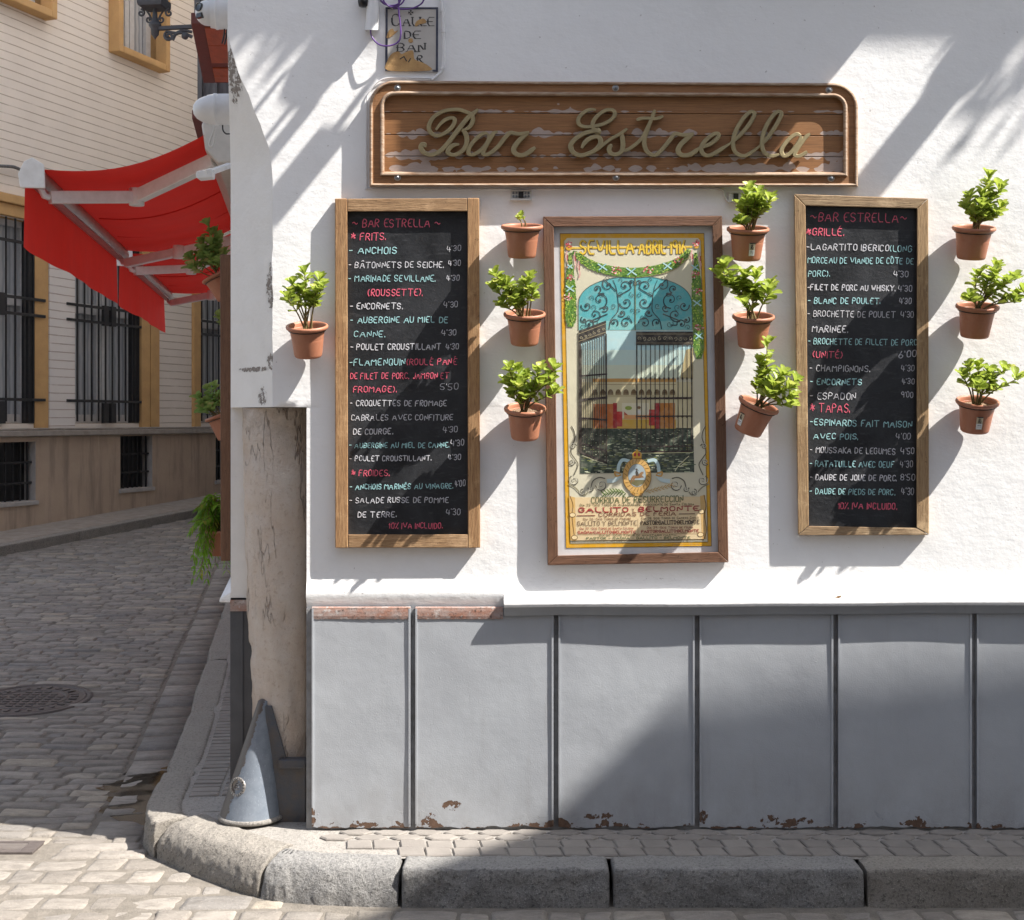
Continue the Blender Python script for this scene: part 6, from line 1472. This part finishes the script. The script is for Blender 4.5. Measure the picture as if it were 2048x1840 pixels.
def holed(mb, x0, x1, z0, z1, holes, y, depth, mat=0, rev=0):
    xs = sorted(set([x0, x1] + [h[i] for h in holes for i in (0, 1) if x0 < h[i] < x1])); zs_ = sorted(set([z0, z1] + [h[i] for h in holes for i in (2, 3) if z0 < h[i] < z1]))
    for i in range(len(xs) - 1):
        for j in range(len(zs_) - 1):
            cx, cz = (xs[i] + xs[i + 1]) / 2, (zs_[j] + zs_[j + 1]) / 2
            if any(h[0] < cx < h[1] and h[2] < cz < h[3] for h in holes): continue
            mb.add([(xs[i], y, zs_[j]), (xs[i + 1], y, zs_[j]), (xs[i + 1], y, zs_[j + 1]), (xs[i], y, zs_[j + 1])], [(0, 1, 2, 3)], mat)
    for h in holes:
        a, b, c, d = h
        for q in ([(a, c), (a, d)], [(b, d), (b, c)], [(a, d), (b, d)], [(b, c), (a, c)]):
            (xa, za), (xb, zb) = q; mb.add([(xa, y, za), (xb, y, zb), (xb, y + depth, zb), (xa, y + depth, za)], [(0, 1, 2, 3)], rev)
holed(hs, T(-260), 10.0, zl, 11.0, holes, 0.0, 0.30, 0, 1)
hs.box(T(-260), 10.0, .45, 6.0, 0, 11.0, 0)
hs.build('wall', [M['siding'], M['amber']], ch, local=True)
m_ = MB()
b1, b2, b3 = (T(-40), T(66)), (T(236), T(300)), (T(427), T(470))
bh = [(b1[0], b1[1], Z(30, 1003), Z(30, 884)), (b2[0], b2[1], Z(262, 976), Z(262, 872)), (b3[0], b3[1], Z(440, 960), Z(440, 868))]
holed(m_, T(-260), 10.0, zg - .4, zl - .09, bh, -0.035, 0.22, 0, 1); m_.build('plinth', [M['plinth'], M['reveal']], ch, local=True)
m_ = MB(); m_.box(T(-260), 10, -0.10, 0.0, zl - .085, zl - .02); m_.box(T(-260), 10, -0.07, 0.0, zl - .018, zl + .005); m_.build('ledge', M['ledgeg'], ch, local=True, bevel=.01)
m_ = MB()                                        # pale grooved piers and amber strips
m_.box(T(95), T(147) - .01, -0.03, -.002, zl + .008, zw1 + .4); m_.build('pier', M['pier'], ch, local=True)
for (a, b) in ((T(67), T(94)), (T(278), T(294)), (T(296), T(313)), (T(383), T(396))):
    m_ = MB(); m_.box(a, b, -0.045 if b - a < .2 else -.02, -.002, zl + .008, zw1 + .35); m_.build('surround_strip', M['amber'], ch, local=True)
m_ = MB(); m_.box(T(-160), T(94), -0.06, -.003, zw1 + .01, zw1 + .14); m_.box(T(-160), T(95), -0.10, -.003, zw1 + .143, zw1 + .24); m_.build('lintel', M['amber'], ch, local=True, bevel=.01)
def house_window(a, b, z0, z1, grille, surround):
    m_ = MB(); y0 = .13
    for (xa, xb) in ((a, a + .10), (b - .10, b), ((a + b) / 2 - .09, (a + b) / 2 - .008), ((a + b) / 2 + .008, (a + b) / 2 + .09)): m_.box(xa, xb, y0 - .05, y0, z0, z1)
    for (za, zb) in ((z0, z0 + .10), (z1 - .07, z1), (z0 + (z1 - z0) * .58, z0 + (z1 - z0) * .56 + .17)): m_.box(a + .07, b - .07, y0 - .045, y0 - .002, za, zb)
    f = m_.build('window', M['sash'], ch, local=True, bevel=.004)
    m_ = MB(); m_.box(a, b, y0 + .004, y0 + .01, z0, z1); m_.build('pane', M['pane'], f, local=True)
    if surround:
        m_ = MB(); w_ = .085
        for (xa, xb, za, zb) in ((a - w_, a, z0 - w_, z1), (b, b + w_, z0 - w_, z1), (a, b, z0 - w_, z0)): m_.box(xa, xb, -.16, .10, za, zb)
        m_.build('frame', M['amber'], f, local=True, bevel=.012)
    if grille:
        g_ = MB(); gy = -.03; n = max(6, int((b - a) / .135))
        for k in range(n + 1):
            x_ = a + .03 + (b - a - .06) * k / n; g_.box(x_ - .008, x_ + .008, gy - .008, gy + .008, z0 + .02, z1)
        for zz_ in (z0 + .26, z0 + .26 + (z1 - z0) * .42, z0 + .26 + (z1 - z0) * .50, z1 - .25): g_.box(a - .16, b + .16, gy - .012, gy + .012, zz_ - .016, zz_ + .016)
        for x_ in (b - .06,): g_.box(x_ - .03, x_ + .06, gy + .014, .16, z0, z1)
        for x_ in ((a + b) / 2 - .07, (a + b) / 2 + .07):
            for zz_ in (z0 + .12, z0 + .26 + (z1 - z0) * .46): g_.box(x_ - .045, x_ + .045, gy - .02, gy + .02, zz_ - .12, zz_ + .12)
        g_.build('grille', M['iron'], f, local=True)
for wn in (WA, WB, WC): house_window(wn[0], wn[1], zw0, zw1, True, False)
for a, b, z in UP: house_window(a, b, z, z + 1.7, False, True)
for (a, b, z0, z1) in bh:
    m_ = MB(); m_.box(a, b, .12, .13, z0, z1); f = m_.build('basement_window', M['darkpane'], ch, local=True)
    g_ = MB(); n = 7
    for k in range(n): x_ = a + (b - a) * (k + .5) / n; g_.box(x_ - .009, x_ + .009, .02, .038, z0, z1)
    for v in (.3, .65): g_.box(a, b, .015, .043, z0 + (z1 - z0) * v - .012, z0 + (z1 - z0) * v + .012)
    g_.build('grille', M['iron'], f, local=True)
    s_ = MB(); s_.box(a - .03, b + .03, -.06, .1, z0 - .05, z0 - .003); s_.build('sill', M['reveal'], f, local=True, bevel=.006)
m_ = MB(); Rz = Matrix.Rotation(ANG, 4, 'Z')
P_ = [Vector((T(-120), -.06, Z(-120, 330))), Vector((T(0), -.06, Z(0, 333))), Vector((T(25), -.06, Z(25, 337))), Vector((T(48), -.05, Z(48, 349))), Vector((T(110), -.05, Z(110, 380)))]
m_.tube([PH + (Rz.to_3x3() @ p) for p in catmull(P_, 6)], .018, 7); tag(m_.build('wall_cable', M['mirador']), 'grey cable sagging along the cream house wall above the lintel', 'cable')

# ------------------------------------------------------------------ ironwork in the road
mh = thing('manhole_cover', 'round cast iron manhole cover in the side street setts', 'manhole cover', (MANH[0], MANH[1], road_z(MANH[1])))
tilt = Matrix.Translation(Vector((MANH[0], MANH[1], road_z(MANH[1]) - .004))) @ Matrix.Rotation(math.atan(SLOPE), 4, 'X')
m_ = MB(); m_.lathe([(MANR + .035, -.03), (MANR + .035, .004), (MANR + .004, .006), (MANR + .003, -.004), (MANR, -.004)], 60, tilt); m_.build('ring', M['castiron'], mh)
m_ = MB(); m_.lathe([(MANR, -.02), (MANR, .006), (MANR - .012, .008), (MANR - .016, .002), (.215, .002), (.212, .007), (.2, .007), (.197, .002), (0, .002)], 60, tilt)
for k in range(26):
    a = k * 2 * math.pi / 26; m_.box(.228, .272, -.012, .012, .002, .008, 0, tilt @ Matrix.Rotation(a, 4, 'Z') @ Matrix.Rotation(.2 * ((k * 7) % 3 - 1), 4, 'X'))
for iy in range(-3, 4):
    for ix in range(-3, 4):
        if math.hypot(ix, iy) < 3.2: m_.box(ix * .055 - .018, ix * .055 + .018, iy * .05 - .011, iy * .05 + .011, .002, .0075, 0, tilt)
m_.build('lid', M['castiron'], mh, bevel=.002)
gr = thing('drain_grate', 'small rectangular drain grate at the edge of the sunlit setts', 'drain grate', (GRATE[0], GRATE[1], -.13))
m_ = MB()
for (xa, xb, ya, yb) in ((-.14, .14, -.07, -.045), (-.14, .14, .045, .07), (-.14, -.11, -.044, .044), (.085, .14, -.044, .044)): m_.box(GRATE[0] + xa, GRATE[0] + xb, GRATE[1] + ya, GRATE[1] + yb, -.16, -.126)
m_.build('frame', M['castiron'], gr, bevel=.002)
m_ = MB()
for k in range(6): yy = GRATE[1] - .038 + k * .0152; m_.box(GRATE[0] - .11, GRATE[0] + .085, yy - .004, yy + .004, -.15, -.129)
m_.build('bar', M['barmetal'], gr); m_ = MB(); m_.box(GRATE[0] - .11, GRATE[0] + .085, GRATE[1] - .044, GRATE[1] + .044, -.2, -.158); m_.build('well', M['darkpane'], gr)

# ------------------------------------------------------------------ out of frame: lamps on the bar's upper wall and the house opposite (they cast the shadows)
def sconce(label, cx, cz, o, wdt, hgt, arms):
    t = thing('wall_floodlight', label, 'floodlight', (cx, 0, cz), 'floodlights above the sign')
    m_ = MB(); m_.box(cx - .04, cx + .04, -.02, -.003, cz - .06, cz + .10); m_.build('wall_plate', M['iron'], t, bevel=.003)
    m_ = MB(); m_.tube(catmull([Vector((cx, -.02, cz + .06)), Vector((cx, -o * .5, cz + .10)), Vector((cx, -o, cz + .02))], 8), .012, 8); m_.build('arm', M['iron'], t)
    m_ = MB(); m_.prism([Vector((cx + wdt * x_, -o - .03, cz + hgt * z_)) for x_, z_ in ((-.5, -.2), (-.2, -.5), (.2, -.42), (.45, -.1), (.5, .3), (.2, .5), (-.3, .42))], (0, .05, 0)); m_.build('lamp_head', M['iron'], t, bevel=.01)
    for (dx, dz, l, r_) in arms:
        m_ = MB(); m_.tube([Vector((cx + dx, -o - .02, cz + dz)), Vector((cx + dx, -o - l, cz + dz))], r_, 8); m_.build('hood_rod', M['iron'], t)
    return t
def at_shadow(px, py, o):
    p = W(px, py); return (p.x + KX * o, p.z + KZ * o)
x_, z_ = at_shadow(642, 132, .36); sconce('black iron floodlight with hood rods, left of the balcony', x_, z_, .36, .19, .17, [(-.075, .05, .075, .009), (-.02, -.04, .085, .009), (.03, -.06, .10, .024)])
lng = MB(); x_, z_ = at_shadow(668, 262, .40); lng.box(x_ - .05, x_ + .06, -.50, -.40, z_ - .02, z_ + .02); lng.tube([Vector((x_, -.40, z_)), Vector((x_, -.004, z_ + .1))], .012, 8)
tag(lng.build('wall_bracket', M['iron']), 'black iron bracket fixed above the sign', 'bracket')
x_, z_ = at_shadow(1935, 125, .42); sconce('black iron floodlight with a long hood, right of the balcony', x_, z_, .42, .22, .14, [(-.06, -.03, .14, .03), (-.02, -.03, .145, .03), (.02, -.03, .15, .03), (.05, .05, .11, .008)])
def hanger(label, px, py, o, seed, n):
    x_, z_ = at_shadow(px, py, o); r_ = random.Random(seed)
    t = thing('trailing_plant', label, 'plant', (x_, -o, z_ + .25), 'plants trailing from the upper balcony')
    lv, st = MB(), MB()
    for k in range(n):
        e = Vector((x_ + r_.uniform(-.28, .28), -o + r_.uniform(-.06, .06), z_ + r_.uniform(-.09, .14))); s0 = Vector((x_ + r_.uniform(-.1, .1), -o, z_ + .30))
        P = catmull([s0, s0.lerp(e, .5) + Vector((0, 0, .05)), e], 5); st.tube(P, .003, 5)
        for q in range(14):
            i = r_.randrange(2, len(P)); fat_leaf(lv, P[i], Vector((r_.uniform(-1, 1), r_.uniform(-1, 1), r_.uniform(-.8, .4))), Vector((0, 0, 1)), r_.uniform(.04, .07), r_.uniform(.02, .035))
    st.build('stems', M['stem'], t); lv.build('foliage', M['leaf'], t)
hanger('trailing plant at the near end of the upper balcony', 560, 70, .8, 1, 16); hanger('trailing plant spreading over the upper balcony edge', 700, 60, .8, 2, 14); hanger('trailing plant at the far end of the upper balcony', 2030, 120, .8, 3, 14)
# opposite house: its corner shades the right half of the base
OW = (0.57, 0.44); OD = 2.5
K0 = Vector((OW[0] + KX * OD, -OD, OW[1] + KZ * OD))
oh = thing('opposite_house', 'white house on the opposite corner, outside the picture', 'house', (K0.x, K0.y, 0))
fd = Vector((1, 0.038, 0)).normalized(); bd_ = Vector((-0.9, -1, 0)).normalized()
c0 = Vector((K0.x, K0.y, -.13)); FP = [c0, c0 + fd * 14, c0 + fd * 14 + Vector((0, -17, 0)), c0 + bd_ * 9]
m_ = MB(); m_.prism(FP, (0, 0, K0.z + .13)); m_.build('wall', M['plaster'], oh)
for k in range(5):
    for zz_ in (1.2, 4.4):
        a = c0 + fd * (1.2 + 2.5 * k) + Vector((0, .03, zz_)); m_ = MB(); m_.prism([a, a + fd * 1.1, a + fd * 1.1 + Vector((0, 0, 1.8)), a + Vector((0, 0, 1.8))], (0, .03, 0)); m_.build('window', M['pane'], oh)

# unseen houses added behind the photographer to cut sky light on the bar wall
def added_row_house(label, x0, x1, h, mat, yf):
    t = thing('added_row_house', label, 'house', (x0, yf, -.14), 'unseen houses added behind the photographer')
    m_ = MB(); hl = []
    n = max(1, int((x1 - x0) / 2.6))
    for k in range(n):
        for z in (1.0, 4.2):
            a = x0 + (x1 - x0) * (k + .5) / n - .55; hl.append((a, a + 1.1, z, z + 2.0))
    b = MB(); holed(b, x0, x1, -.14, h, hl, 0, .2)
    b.v = [Vector((p.x, yf - p.y, p.z)) for p in b.v]
    b.add([(x0, yf, -.14), (x0, yf - 8, -.14), (x0, yf - 8, h), (x0, yf, h)], [(0, 1, 2, 3)]); b.add([(x1, yf, -.14), (x1, yf - 8, -.14), (x1, yf - 8, h), (x1, yf, h)], [(0, 1, 2, 3)])
    b.add([(x0, yf, h), (x1, yf, h), (x1, yf - 8, h), (x0, yf - 8, h)], [(0, 1, 2, 3)]); b.add([(x0, yf - 8, -.14), (x1, yf - 8, -.14), (x1, yf - 8, h), (x0, yf - 8, h)], [(0, 1, 2, 3)])
    b.build('wall', M[mat], t)
    for a, c, z, zz in hl:
        m_ = MB(); m_.box(a, c, yf - .22, yf - .2, z, zz); f = m_.build('window', M['pane'], t)
        m_ = MB(); m_.box(a - .1, c + .1, yf + .004, yf + .05, z - .1, z - .004); m_.build('sill', M['reveal'], f)
    m_ = MB(); m_.box(x0 - .05, x1 + .05, yf + .004, yf + .25, h - .25, h - .02); m_.build('cornice', M['reveal'], t)
added_row_house('unseen ochre house added behind the viewpoint to cut sky light', -15.0, -6.6, 7.6, 'amber', -8.6)
added_row_house('unseen stained grey house added directly behind the viewpoint to cut sky light', -6.4, 2.6, 8.2, 'plinth', -8.9)
